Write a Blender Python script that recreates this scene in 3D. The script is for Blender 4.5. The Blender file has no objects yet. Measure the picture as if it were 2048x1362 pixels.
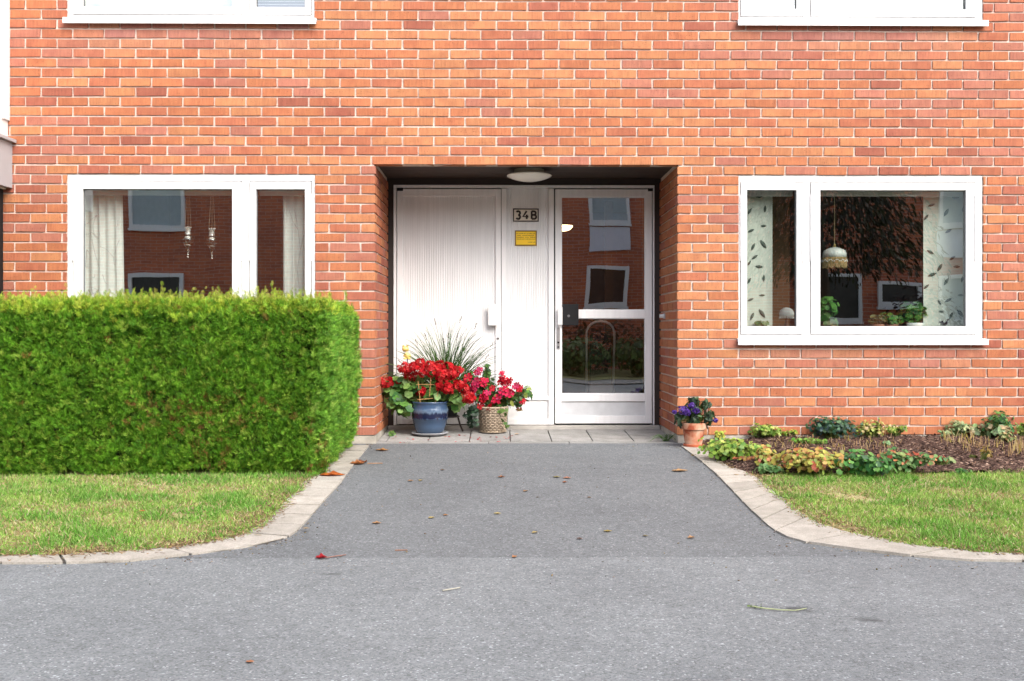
import bpy, bmesh, math, random
import numpy as np
from mathutils import Vector, Matrix
random.seed(7)
rng = np.random.default_rng(7)
SC = bpy.context.scene
COL = SC.collection
rad = math.radians

# ------------------------------------------------------------------ camera frame
CAM = np.array([0.0, -8.0, 0.9])
YAW = 0.011
FPX, PX0, HZ = 2000.0, 1024.0, 662.0
FW = np.array([math.sin(YAW), math.cos(YAW), 0.0])
RT = np.array([math.cos(YAW), -math.sin(YAW), 0.0])
UP = np.array([0.0, 0.0, 1.0])

def ray(px, py):
    return FW + RT * ((px - PX0) / FPX) + UP * ((HZ - py) / FPX)

def W(px, py, Y):
    """world point on the plane y = Y that the photo shows at (px, py)"""
    d = ray(px, py)
    return CAM + d * ((Y - CAM[1]) / d[1])

def WX(px, Y): return float(W(px, HZ, Y)[0])
def WZ(py, Y, px=1024): return float(W(px, py, Y)[2])

def zg(Y):
    if Y >= 0: return 0.034 * min(Y, .9)
    return 0.0385 * max(Y, -3.5)

def G(px, py):
    """ground point seen at a pixel"""
    d = ray(px, py)
    z = -0.05
    for _ in range(12):
        t = (z - CAM[2]) / d[2]
        p = CAM + d * t
        z = zg(p[1])
    p[2] = z
    return p

# ------------------------------------------------------------------ mesh builder
class MB:
    def __init__(s): s.v = []; s.f = []; s.m = []; s.c = []
    def add(s, vs, fs, mi=0, col=None):
        o = len(s.v)
        s.v += [tuple(map(float, p)) for p in vs]
        s.f += [tuple(o + i for i in f) for f in fs]
        s.m += [mi] * len(fs)
        s.c += [col if col is not None else (1, 1, 1)] * len(vs)
    def box(s, x0, x1, y0, y1, z0, z1, mi=0, col=None, jit=0.0):
        vs = [(x, y, z) for z in (z0, z1) for y in (y0, y1) for x in (x0, x1)]
        if jit: vs = [tuple(c + random.uniform(-jit, jit) for c in p) for p in vs]
        s.add(vs, [(0, 1, 5, 4), (1, 3, 7, 5), (3, 2, 6, 7), (2, 0, 4, 6), (4, 5, 7, 6), (0, 2, 3, 1)], mi, col)
    def quad(s, a, b, c, d, mi=0, col=None): s.add([a, b, c, d], [(0, 1, 2, 3)], mi, col)
    def tube(s, pts, rs, n=8, mi=0, col=None, cap=True):
        pts = [Vector(p) for p in pts]
        if not hasattr(rs, '__len__'): rs = [rs] * len(pts)
        vs = []; fs = []
        prev = None
        for i, p in enumerate(pts):
            t = (pts[min(i + 1, len(pts) - 1)] - pts[max(i - 1, 0)])
            if t.length < 1e-9: t = Vector((0, 0, 1))
            t.normalize()
            a = prev if prev is not None else (Vector((1, 0, 0)) if abs(t.x) < .9 else Vector((0, 1, 0)))
            u = (a - t * a.dot(t)).normalized(); prev = u
            w = t.cross(u)
            for k in range(n):
                an = 2 * math.pi * k / n
                vs.append(p + (u * math.cos(an) + w * math.sin(an)) * rs[i])
        for i in range(len(pts) - 1):
            for k in range(n):
                a = i * n + k; b = i * n + (k + 1) % n
                fs.append((a, b, b + n, a + n))
        if cap:
            fs.append(tuple(range(n))[::-1]); fs.append(tuple(range((len(pts) - 1) * n, len(pts) * n)))
        s.add(vs, fs, mi, col)
    def lathe(s, prof, c=(0, 0, 0), n=32, mi=0, col=None, jit=0):
        vs = []; fs = []
        for r, z in prof:
            for k in range(n):
                a = 2 * math.pi * k / n
                rr = r + (random.uniform(-jit, jit) if jit else 0)
                vs.append((c[0] + rr * math.cos(a), c[1] + rr * math.sin(a), c[2] + z))
        for i in range(len(prof) - 1):
            for k in range(n):
                a = i * n + k; b = i * n + (k + 1) % n
                fs.append((a, b, b + n, a + n))
        s.add(vs, fs, mi, col)
    def sphere(s, c, r, n=12, m=8, mi=0, col=None, sc=(1, 1, 1)):
        prof = [(math.sin(math.pi * i / m), -math.cos(math.pi * i / m)) for i in range(m + 1)]
        vs = []; fs = []
        for pr, pz in prof:
            for k in range(n):
                a = 2 * math.pi * k / n
                vs.append((c[0] + r * sc[0] * max(pr, 1e-4) * math.cos(a), c[1] + r * sc[1] * max(pr, 1e-4) * math.sin(a), c[2] + r * sc[2] * pz))
        for i in range(m):
            for k in range(n):
                a = i * n + k; b = i * n + (k + 1) % n
                fs.append((a, b, b + n, a + n))
        s.add(vs, fs, mi, col)
    def build(s, name, mats, parent=None, smooth=False, color=False, bevel=0.0, kind=None):
        me = bpy.data.meshes.new(name)
        me.from_pydata(s.v, [], s.f)
        if not isinstance(mats, (list, tuple)): mats = [mats]
        for m in mats: me.materials.append(m)
        me.polygons.foreach_set('material_index', s.m)
        if smooth: me.polygons.foreach_set('use_smooth', [True] * len(s.f))
        if color:
            at = me.color_attributes.new('Col', 'FLOAT_COLOR', 'POINT')
            at.data.foreach_set('color', np.array([(*c, 1.0) for c in s.c], dtype=np.float32).ravel())
        me.validate(); me.update()
        o = bpy.data.objects.new(name, me); COL.objects.link(o)
        if parent is not None:
            o.parent = parent
            o.matrix_parent_inverse = Matrix.Translation(-Vector(parent.location))
        if bevel:
            b = o.modifiers.new('bevel', 'BEVEL'); b.width = bevel; b.segments = 2; b.limit_method = 'ANGLE'
        if kind: o['kind'] = kind
        return o

def thing(name, label, cat, loc=(0, 0, 0), group=None):
    o = bpy.data.objects.new(name, None); COL.objects.link(o)
    o.location = tuple(map(float, loc)); o.empty_display_size = .1
    o['label'] = label; o['category'] = cat
    if group: o['group'] = group
    return o

def tag(o, label, cat, group=None):
    o['label'] = label; o['category'] = cat
    if group: o['group'] = group
    return o

def scatter(name, tv, tf, R, T, cols, mats, parent=None, midx=None, kind=None, smooth=False):
    """one mesh of many small pieces (leaves, blades, sprays)"""
    tv = np.asarray(tv, dtype=np.float64); N = len(T); nv = len(tv)
    V = np.einsum('nij,vj->nvi', R, tv) + T[:, None, :]
    me = bpy.data.meshes.new(name)
    me.vertices.add(N * nv); me.vertices.foreach_set('co', V.astype(np.float32).ravel())
    ls = np.array([len(f) for f in tf]); flat = np.concatenate([np.array(f) for f in tf])
    allv = (flat[None, :] + (np.arange(N) * nv)[:, None]).ravel()
    nl = len(flat)
    starts = (np.concatenate([[0], np.cumsum(ls)[:-1]])[None, :] + (np.arange(N) * nl)[:, None]).ravel()
    me.loops.add(N * nl); me.polygons.add(N * len(tf))
    me.loops.foreach_set('vertex_index', allv.astype(np.int32))
    me.polygons.foreach_set('loop_start', starts.astype(np.int32))
    if not isinstance(mats, (list, tuple)): mats = [mats]
    for m in mats: me.materials.append(m)
    if midx is not None:
        me.polygons.foreach_set('material_index', np.tile(np.array(midx, dtype=np.int32), N))
    if smooth: me.polygons.foreach_set('use_smooth', np.ones(N * len(tf), dtype=bool))
    at = me.color_attributes.new('Col', 'FLOAT_COLOR', 'POINT')
    c4 = np.ones((N, nv, 4), dtype=np.float32); c4[:, :, :3] = np.asarray(cols)[:, None, :]
    at.data.foreach_set('color', c4.ravel())
    me.update(calc_edges=True); me.validate()
    o = bpy.data.objects.new(name, me); COL.objects.link(o)
    if parent is not None:
        o.parent = parent
        o.matrix_parent_inverse = Matrix.Translation(-Vector(parent.location))
    if kind: o['kind'] = kind
    return o

def nrm(a):
    return a / np.maximum(np.linalg.norm(a, axis=-1, keepdims=True), 1e-9)

def frames(zdir, facing, scale, roll=0.0):
    """rotation matrices: template +z goes along zdir, template +y (face normal) near facing"""
    z = nrm(zdir); y = facing - z * np.sum(facing * z, -1, keepdims=True); y = nrm(y)
    x = np.cross(y, z)
    R = np.stack([x, y, z], axis=-1)
    s = np.asarray(scale)
    if s.ndim == 1: s = s[:, None]
    return R * (s[:, None, :] if s.shape[1] == 3 else s[:, :, None])

def vnoise(p, seed=0):
    """smooth value noise, numpy, p (...,2 or 3)"""
    p = np.asarray(p, dtype=np.float64)
    if p.shape[-1] == 2: p = np.concatenate([p, np.zeros(p.shape[:-1] + (1,))], -1)
    i = np.floor(p).astype(np.int64); f = p - i; f = f * f * (3 - 2 * f)
    def h(a):
        n = (a[..., 0] * 374761393 + a[..., 1] * 668265263 + a[..., 2] * 2147483647 + seed * 144269) & 0x7fffffff
        n = ((n ^ (n >> 13)) * 1274126177) & 0x7fffffff
        n = n ^ (n >> 16)
        return (n & 0xffff) / 65535.0
    out = 0
    for dx in (0, 1):
        for dy in (0, 1):
            for dz in (0, 1):
                w = (f[..., 0] if dx else 1 - f[..., 0]) * (f[..., 1] if dy else 1 - f[..., 1]) * (f[..., 2] if dz else 1 - f[..., 2])
                out = out + w * h(i + np.array([dx, dy, dz]))
    return out

def lin(r, g, b):
    f = lambda c: (c / 255 / 12.92) if c / 255 <= .04045 else ((c / 255 + .055) / 1.055) ** 2.4
    return (f(r), f(g), f(b))

# ------------------------------------------------------------------ materials
def newmat(name):
    m = bpy.data.materials.new(name); m.use_nodes = True
    nt = m.node_tree; nt.nodes.clear()
    out = nt.nodes.new('ShaderNodeOutputMaterial')
    return m, nt, out
def N(nt, t, **k):
    n = nt.nodes.new(t)
    for a, b in k.items():
        if a in n.inputs.keys(): n.inputs[a].default_value = b
        else: setattr(n, a, b)
    return n
def L(nt, a, b): nt.links.new(a, b)

def ramp(nt, stops, interp='LINEAR'):
    r = nt.nodes.new('ShaderNodeValToRGB'); r.color_ramp.interpolation = interp
    e = r.color_ramp.elements
    while len(e) < len(stops): e.new(.5)
    for el, (p, c) in zip(e, stops):
        el.position = p; el.color = (*c, 1) if len(c) == 3 else c
    return r

def plain(name, col, rough=.5, var=.12, scale=12, bump=0.0, bscale=60, metal=0.0, spec=.5, stretch=None):
    m, nt, out = newmat(name)
    b = N(nt, 'ShaderNodeBsdfPrincipled'); b.inputs['Roughness'].default_value = rough
    b.inputs['Metallic'].default_value = metal; b.inputs['Specular IOR Level'].default_value = spec
    tc = N(nt, 'ShaderNodeTexCoord'); src = tc.outputs['Object']
    if stretch:
        mp = N(nt, 'ShaderNodeMapping'); mp.inputs['Scale'].default_value = stretch
        L(nt, src, mp.inputs['Vector']); src = mp.outputs[0]
    no = N(nt, 'ShaderNodeTexNoise'); no.inputs['Scale'].default_value = scale; no.inputs['Detail'].default_value = 6
    L(nt, src, no.inputs['Vector'])
    r = ramp(nt, [(.3, tuple(c * (1 - var) for c in col)), (.7, tuple(min(1, c * (1 + var)) for c in col))])
    L(nt, no.outputs['Fac'], r.inputs['Fac']); L(nt, r.outputs['Color'], b.inputs['Base Color'])
    if bump:
        n2 = N(nt, 'ShaderNodeTexNoise'); n2.inputs['Scale'].default_value = bscale; n2.inputs['Detail'].default_value = 5
        L(nt, src, n2.inputs['Vector'])
        bp = N(nt, 'ShaderNodeBump'); bp.inputs['Strength'].default_value = bump; bp.inputs['Distance'].default_value = .01
        L(nt, n2.outputs['Fac'], bp.inputs['Height']); L(nt, bp.outputs['Normal'], b.inputs['Normal'])
    L(nt, b.outputs[0], out.inputs['Surface'])
    return m

def attr_leaf(name, rough=.5, transl=.3, spec=.35, var=.25):
    m, nt, out = newmat(name)
    at = N(nt, 'ShaderNodeAttribute'); at.attribute_name = 'Col'
    tc = N(nt, 'ShaderNodeTexCoord'); no = N(nt, 'ShaderNodeTexNoise'); no.inputs['Scale'].default_value = 45; no.inputs['Detail'].default_value = 4
    L(nt, tc.outputs['Object'], no.inputs['Vector'])
    r = ramp(nt, [(.3, (1 - var,) * 3), (.7, (1 + var,) * 3)]); L(nt, no.outputs['Fac'], r.inputs['Fac'])
    mx = N(nt, 'ShaderNodeMix'); mx.data_type = 'RGBA'; mx.blend_type = 'MULTIPLY'; mx.inputs['Factor'].default_value = 1
    L(nt, at.outputs['Color'], mx.inputs['A']); L(nt, r.outputs['Color'], mx.inputs['B'])
    b = N(nt, 'ShaderNodeBsdfPrincipled'); b.inputs['Roughness'].default_value = rough; b.inputs['Specular IOR Level'].default_value = spec
    L(nt, mx.outputs['Result'], b.inputs['Base Color'])
    if transl:
        t = N(nt, 'ShaderNodeBsdfTranslucent'); L(nt, mx.outputs['Result'], t.inputs['Color'])
        ms = N(nt, 'ShaderNodeMixShader'); ms.inputs[0].default_value = transl
        L(nt, b.outputs[0], ms.inputs[1]); L(nt, t.outputs[0], ms.inputs[2]); L(nt, ms.outputs[0], out.inputs['Surface'])
    else: L(nt, b.outputs[0], out.inputs['Surface'])
    return m

def brick_mat():
    m, nt, out = newmat('fired_brick')
    at = N(nt, 'ShaderNodeAttribute'); at.attribute_name = 'Col'
    geo = N(nt, 'ShaderNodeNewGeometry')
    tc = N(nt, 'ShaderNodeTexCoord')
    # patchy firing inside each brick: offset the noise per brick
    add = N(nt, 'ShaderNodeVectorMath'); add.operation = 'MULTIPLY_ADD'
    comb = N(nt, 'ShaderNodeCombineXYZ'); 
    for k in range(3): L(nt, geo.outputs['Random Per Island'], comb.inputs[k])
    add.inputs[1].default_value = (9, 9, 9); L(nt, comb.outputs[0], add.inputs[0]); L(nt, tc.outputs['Object'], add.inputs[2])
    n1 = N(nt, 'ShaderNodeTexNoise'); n1.inputs['Scale'].default_value = 9; n1.inputs['Detail'].default_value = 3
    L(nt, add.outputs[0], n1.inputs['Vector'])
    r1 = ramp(nt, [(.32, (.90, .84, .86)), (.5, (1, 1, 1)), (.68, (1.06, 1.11, 1.06))]); L(nt, n1.outputs['Fac'], r1.inputs['Fac'])
    # vertical wire-cut streaks
    mp = N(nt, 'ShaderNodeMapping'); mp.inputs['Scale'].default_value = (70, 70, 9); L(nt, tc.outputs['Object'], mp.inputs['Vector'])
    n2 = N(nt, 'ShaderNodeTexNoise'); n2.inputs['Scale'].default_value = 1; n2.inputs['Detail'].default_value = 4; L(nt, mp.outputs[0], n2.inputs['Vector'])
    r2 = ramp(nt, [(.3, (.82, .80, .80)), (.7, (1.16, 1.16, 1.16))]); L(nt, n2.outputs['Fac'], r2.inputs['Fac'])
    # dark iron specks
    vo = N(nt, 'ShaderNodeTexNoise'); vo.inputs['Scale'].default_value = 120; vo.inputs['Detail'].default_value = 2; L(nt, tc.outputs['Object'], vo.inputs['Vector'])
    r3 = ramp(nt, [(.30, (.25, .2, .2)), (.36, (1, 1, 1))]); L(nt, vo.outputs['Fac'], r3.inputs['Fac'])
    cur = at.outputs['Color']
    for r in (r1, r2, r3):
        mx = N(nt, 'ShaderNodeMix'); mx.data_type = 'RGBA'; mx.blend_type = 'MULTIPLY'; mx.inputs['Factor'].default_value = .9
        L(nt, cur, mx.inputs['A']); L(nt, r.outputs['Color'], mx.inputs['B']); cur = mx.outputs['Result']
    b = N(nt, 'ShaderNodeBsdfPrincipled'); b.inputs['Roughness'].default_value = .8; b.inputs['Specular IOR Level'].default_value = .25
    L(nt, cur, b.inputs['Base Color'])
    bp = N(nt, 'ShaderNodeBump'); bp.inputs['Strength'].default_value = .5; bp.inputs['Distance'].default_value = .004
    L(nt, n2.outputs['Fac'], bp.inputs['Height']); L(nt, bp.outputs['Normal'], b.inputs['Normal'])
    L(nt, b.outputs[0], out.inputs['Surface'])
    return m

def brick_far_mat():
    m, nt, out = newmat('brick_courses')
    tc = N(nt, 'ShaderNodeTexCoord')
    sep = N(nt, 'ShaderNodeSeparateXYZ'); L(nt, tc.outputs['Object'], sep.inputs[0])
    sm = N(nt, 'ShaderNodeMath'); sm.operation = 'ADD'; L(nt, sep.outputs[0], sm.inputs[0]); L(nt, sep.outputs[1], sm.inputs[1])
    cb = N(nt, 'ShaderNodeCombineXYZ'); L(nt, sm.outputs[0], cb.inputs[0]); L(nt, sep.outputs[2], cb.inputs[1])
    br = N(nt, 'ShaderNodeTexBrick')
    br.inputs['Color1'].default_value = (*lin(206, 112, 70), 1); br.inputs['Color2'].default_value = (*lin(172, 86, 58), 1)
    br.inputs['Mortar'].default_value = (*lin(190, 165, 150), 1)
    br.inputs['Scale'].default_value = 1; br.inputs['Mortar Size'].default_value = .007
    br.inputs['Brick Width'].default_value = .25; br.inputs['Row Height'].default_value = .0773
    L(nt, cb.outputs[0], br.inputs['Vector'])
    b = N(nt, 'ShaderNodeBsdfPrincipled'); b.inputs['Roughness'].default_value = .85
    L(nt, br.outputs['Color'], b.inputs['Base Color']); L(nt, b.outputs[0], out.inputs['Surface'])
    return m

def asphalt_mat(name, base, light, stains=()):
    m, nt, out = newmat(name)
    tc = N(nt, 'ShaderNodeTexCoord')
    v = N(nt, 'ShaderNodeTexVoronoi'); v.inputs['Scale'].default_value = 150; L(nt, tc.outputs['Object'], v.inputs['Vector'])
    sp = N(nt, 'ShaderNodeSeparateColor'); L(nt, v.outputs['Color'], sp.inputs[0])
    b0 = base
    r = ramp(nt, [(0, tuple(c * .6 for c in b0)), (.25, tuple(c * .9 for c in b0)), (.75, tuple(c * 1.06 for c in b0)), (.94, tuple(c * 1.25 for c in b0)), (.98, tuple(c * 1.6 for c in b0)), (1.0, tuple(c * 2.2 for c in b0))])
    L(nt, sp.outputs[0], r.inputs['Fac'])
    # larger scattered pale stones
    v2 = N(nt, 'ShaderNodeTexVoronoi'); v2.inputs['Scale'].default_value = 82; L(nt, tc.outputs['Object'], v2.inputs['Vector'])
    sp2 = N(nt, 'ShaderNodeSeparateColor'); L(nt, v2.outputs['Color'], sp2.inputs[0])
    g1 = N(nt, 'ShaderNodeMath'); g1.operation = 'GREATER_THAN'; g1.inputs[1].default_value = .972; L(nt, sp2.outputs[1], g1.inputs[0])
    g2 = N(nt, 'ShaderNodeMath'); g2.operation = 'LESS_THAN'; g2.inputs[1].default_value = .30; L(nt, v2.outputs['Distance'], g2.inputs[0])
    g3 = N(nt, 'ShaderNodeMath'); g3.operation = 'MULTIPLY'; L(nt, g1.outputs[0], g3.inputs[0]); L(nt, g2.outputs[0], g3.inputs[1])
    mxs = N(nt, 'ShaderNodeMix'); mxs.data_type = 'RGBA'; L(nt, g3.outputs[0], mxs.inputs['Factor']); L(nt, r.outputs['Color'], mxs.inputs['A']); mxs.inputs['B'].default_value = (*tuple(c * .7 for c in light), 1)
    n = N(nt, 'ShaderNodeTexNoise'); n.inputs['Scale'].default_value = 1.3; n.inputs['Detail'].default_value = 6; n.inputs['Roughness'].default_value = .6; L(nt, tc.outputs['Object'], n.inputs['Vector'])
    r2 = ramp(nt, [(.3, (.88, .88, .885)), (.7, (1.10, 1.10, 1.095))]); L(nt, n.outputs['Fac'], r2.inputs['Fac'])
    mx = N(nt, 'ShaderNodeMix'); mx.data_type = 'RGBA'; mx.blend_type = 'MULTIPLY'; mx.inputs['Factor'].default_value = 1
    L(nt, mxs.outputs['Result'], mx.inputs['A']); L(nt, r2.outputs['Color'], mx.inputs['B'])
    n3 = N(nt, 'ShaderNodeTexNoise'); n3.inputs['Scale'].default_value = 17; n3.inputs['Detail'].default_value = 5; L(nt, tc.outputs['Object'], n3.inputs['Vector'])
    r3 = ramp(nt, [(.3, (.91,) * 3), (.7, (1.09,) * 3)]); L(nt, n3.outputs['Fac'], r3.inputs['Fac'])
    mx2 = N(nt, 'ShaderNodeMix'); mx2.data_type = 'RGBA'; mx2.blend_type = 'MULTIPLY'; mx2.inputs['Factor'].default_value = 1
    L(nt, mx.outputs['Result'], mx2.inputs['A']); L(nt, r3.outputs['Color'], mx2.inputs['B'])
    cur = mx2.outputs['Result']
    for (cx, cy, rx, ry, k) in stains:
        mp = N(nt, 'ShaderNodeMapping'); mp.vector_type = 'TEXTURE'; mp.inputs['Location'].default_value = (cx, cy, zg(cy)); mp.inputs['Scale'].default_value = (rx, ry, 1)
        L(nt, tc.outputs['Object'], mp.inputs['Vector'])
        ln = N(nt, 'ShaderNodeVectorMath'); ln.operation = 'LENGTH'; L(nt, mp.outputs[0], ln.inputs[0])
        ad = N(nt, 'ShaderNodeMath'); ad.operation = 'MULTIPLY_ADD'; L(nt, n3.outputs['Fac'], ad.inputs[0]); ad.inputs[1].default_value = 1.6; L(nt, ln.outputs['Value'], ad.inputs[2])
        rr = ramp(nt, [(.55, (k,) * 3), (1.0, (1, 1, 1))])
        dv = N(nt, 'ShaderNodeMath'); dv.operation = 'MULTIPLY'; dv.inputs[1].default_value = .5; L(nt, ad.outputs[0], dv.inputs[0]); L(nt, dv.outputs[0], rr.inputs['Fac'])
        mm = N(nt, 'ShaderNodeMix'); mm.data_type = 'RGBA'; mm.blend_type = 'MULTIPLY'; mm.inputs['Factor'].default_value = 1
        L(nt, cur, mm.inputs['A']); L(nt, rr.outputs['Color'], mm.inputs['B']); cur = mm.outputs['Result']
    b = N(nt, 'ShaderNodeBsdfPrincipled'); b.inputs['Roughness'].default_value = .85; b.inputs['Specular IOR Level'].default_value = .3
    L(nt, cur, b.inputs['Base Color'])
    bp = N(nt, 'ShaderNodeBump'); bp.inputs['Strength'].default_value = .45; bp.inputs['Distance'].default_value = .005
    L(nt, v.outputs['Distance'], bp.inputs['Height']); bp.invert = True
    L(nt, bp.outputs['Normal'], b.inputs['Normal']); L(nt, b.outputs[0], out.inputs['Surface'])
    return m

def glass_mat(name, refl=.15, tint=(.86, .9, .88), wave=.02, wscale=2.5):
    m, nt, out = newmat(name)
    tc = N(nt, 'ShaderNodeTexCoord')
    no = N(nt, 'ShaderNodeTexNoise'); no.inputs['Scale'].default_value = wscale; no.inputs['Detail'].default_value = 1; L(nt, tc.outputs['Object'], no.inputs['Vector'])
    bp = N(nt, 'ShaderNodeBump'); bp.inputs['Strength'].default_value = 1; bp.inputs['Distance'].default_value = wave; L(nt, no.outputs['Fac'], bp.inputs['Height'])
    g = N(nt, 'ShaderNodeBsdfGlossy'); g.inputs['Roughness'].default_value = 0.0; g.inputs['Color'].default_value = (.95, .98, 1, 1)
    L(nt, bp.outputs['Normal'], g.inputs['Normal'])
    t = N(nt, 'ShaderNodeBsdfTransparent'); t.inputs['Color'].default_value = (*tint, 1)
    lw = N(nt, 'ShaderNodeLayerWeight'); lw.inputs['Blend'].default_value = .5
    ma = N(nt, 'ShaderNodeMath'); ma.operation = 'POWER'; L(nt, lw.outputs['Facing'], ma.inputs[0]); ma.inputs[1].default_value = 4
    mr = N(nt, 'ShaderNodeMapRange'); L(nt, ma.outputs[0], mr.inputs['Value']); mr.inputs['To Min'].default_value = refl; mr.inputs['To Max'].default_value = 1
    ms = N(nt, 'ShaderNodeMixShader'); L(nt, mr.outputs[0], ms.inputs[0]); L(nt, t.outputs[0], ms.inputs[1]); L(nt, g.outputs[0], ms.inputs[2])
    L(nt, ms.outputs[0], out.inputs['Surface'])
    return m

def stone_mat(name, col, rough=.9, spread=.16, scale=14):
    """concrete or granite units, each stone a slightly different tone"""
    m, nt, out = newmat(name)
    geo = N(nt, 'ShaderNodeNewGeometry'); tc = N(nt, 'ShaderNodeTexCoord')
    r0 = ramp(nt, [(0, tuple(c * (1 - spread) for c in col)), (1, tuple(c * (1 + spread) for c in col))]); L(nt, geo.outputs['Random Per Island'], r0.inputs['Fac'])
    cur = r0.outputs['Color']
    for sc, lo, hi, d in ((scale, .86, 1.12, 6), (scale * 9, .82, 1.16, 3), (2.2, .85, 1.1, 5)):
        n = N(nt, 'ShaderNodeTexNoise'); n.inputs['Scale'].default_value = sc; n.inputs['Detail'].default_value = d; L(nt, tc.outputs['Object'], n.inputs['Vector'])
        r = ramp(nt, [(.3, (lo, lo, lo * .98)), (.7, (hi, hi, hi))]); L(nt, n.outputs['Fac'], r.inputs['Fac'])
        mx = N(nt, 'ShaderNodeMix'); mx.data_type = 'RGBA'; mx.blend_type = 'MULTIPLY'; mx.inputs['Factor'].default_value = 1
        L(nt, cur, mx.inputs['A']); L(nt, r.outputs['Color'], mx.inputs['B']); cur = mx.outputs['Result']
    b = N(nt, 'ShaderNodeBsdfPrincipled'); b.inputs['Roughness'].default_value = rough; b.inputs['Specular IOR Level'].default_value = .25
    L(nt, cur, b.inputs['Base Color'])
    bp = N(nt, 'ShaderNodeBump'); bp.inputs['Strength'].default_value = .4; bp.inputs['Distance'].default_value = .004; L(nt, n.outputs['Fac'], bp.inputs['Height']); L(nt, bp.outputs['Normal'], b.inputs['Normal'])
    L(nt, b.outputs[0], out.inputs['Surface']); return m

def emit_mat(name, col, s):
    m, nt, out = newmat(name)
    e = N(nt, 'ShaderNodeEmission'); e.inputs['Color'].default_value = (*col, 1); e.inputs['Strength'].default_value = s
    L(nt, e.outputs[0], out.inputs['Surface']); return m

def soil_mat():
    m, nt, out = newmat('dark_mulch_soil')
    tc = N(nt, 'ShaderNodeTexCoord')
    v = N(nt, 'ShaderNodeTexVoronoi'); v.inputs['Scale'].default_value = 70; L(nt, tc.outputs['Object'], v.inputs['Vector'])
    sp = N(nt, 'ShaderNodeSeparateColor'); L(nt, v.outputs['Color'], sp.inputs[0])
    r = ramp(nt, [(0, (.025, .014, .011)), (.6, (.075, .045, .035)), (.9, (.13, .08, .06)), (1, (.34, .24, .18))]); L(nt, sp.outputs[0], r.inputs['Fac'])
    n = N(nt, 'ShaderNodeTexNoise'); n.inputs['Scale'].default_value = 30; n.inputs['Detail'].default_value = 6; L(nt, tc.outputs['Object'], n.inputs['Vector'])
    b = N(nt, 'ShaderNodeBsdfPrincipled'); b.inputs['Roughness'].default_value = .95; b.inputs['Specular IOR Level'].default_value = .15
    bp = N(nt, 'ShaderNodeBump'); bp.inputs['Strength'].default_value = 1; bp.inputs['Distance'].default_value = .03; L(nt, n.outputs['Fac'], bp.inputs['Height'])
    L(nt, r.outputs['Color'], b.inputs['Base Color']); L(nt, bp.outputs['Normal'], b.inputs['Normal']); L(nt, b.outputs[0], out.inputs['Surface'])
    return m

def turf_mat():
    m, nt, out = newmat('turf_soil')
    tc = N(nt, 'ShaderNodeTexCoord')
    n = N(nt, 'ShaderNodeTexNoise'); n.inputs['Scale'].default_value = 3.5; n.inputs['Detail'].default_value = 8; n.inputs['Roughness'].default_value = .7; L(nt, tc.outputs['Object'], n.inputs['Vector'])
    r = ramp(nt, [(.3, (.17, .20, .06)), (.5, (.26, .25, .11)), (.7, (.34, .27, .17))]); L(nt, n.outputs['Fac'], r.inputs['Fac'])
    n2 = N(nt, 'ShaderNodeTexNoise'); n2.inputs['Scale'].default_value = 120; n2.inputs['Detail'].default_value = 4; L(nt, tc.outputs['Object'], n2.inputs['Vector'])
    r2 = ramp(nt, [(.3, (.6,) * 3), (.7, (1.3,) * 3)]); L(nt, n2.outputs['Fac'], r2.inputs['Fac'])
    mx = N(nt, 'ShaderNodeMix'); mx.data_type = 'RGBA'; mx.blend_type = 'MULTIPLY'; mx.inputs['Factor'].default_value = 1
    L(nt, r.outputs['Color'], mx.inputs['A']); L(nt, r2.outputs['Color'], mx.inputs['B'])
    b = N(nt, 'ShaderNodeBsdfPrincipled'); b.inputs['Roughness'].default_value = .95; b.inputs['Specular IOR Level'].default_value = .1
    L(nt, mx.outputs['Result'], b.inputs['Base Color']); L(nt, b.outputs[0], out.inputs['Surface'])
    return m

def glaze_mat():
    """blue glazed stoneware: smooth blue with a dripped darker band"""
    m, nt, out = newmat('blue_glaze')
    tc = N(nt, 'ShaderNodeTexCoord'); sep = N(nt, 'ShaderNodeSeparateXYZ'); L(nt, tc.outputs['Object'], sep.inputs[0])
    mp = N(nt, 'ShaderNodeMapping'); mp.inputs['Scale'].default_value = (60, 60, 10); L(nt, tc.outputs['Object'], mp.inputs['Vector'])
    n = N(nt, 'ShaderNodeTexNoise'); n.inputs['Scale'].default_value = 1; n.inputs['Detail'].default_value = 3; L(nt, mp.outputs[0], n.inputs['Vector'])
    ad = N(nt, 'ShaderNodeMath'); ad.operation = 'MULTIPLY_ADD'; L(nt, n.outputs['Fac'], ad.inputs[0]); ad.inputs[1].default_value = .05; L(nt, sep.outputs[2], ad.inputs[2])
    base = lin(56, 76, 102); dark = lin(22, 28, 52); pale = lin(92, 110, 132)
    H = .264
    r = ramp(nt, [(0, lin(66, 86, 110)), (.36, base), (.46, base), (.50, dark), (.63, dark), (.70, pale), (.80, base), (1, lin(52, 70, 96))])
    mr = N(nt, 'ShaderNodeMapRange'); L(nt, ad.outputs[0], mr.inputs['Value']); mr.inputs['From Min'].default_value = .02; mr.inputs['From Max'].default_value = H + .03
    L(nt, mr.outputs[0], r.inputs['Fac'])
    b = N(nt, 'ShaderNodeBsdfPrincipled'); b.inputs['Roughness'].default_value = .18; L(nt, r.outputs['Color'], b.inputs['Base Color']); L(nt, b.outputs[0], out.inputs['Surface'])
    return m

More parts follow.
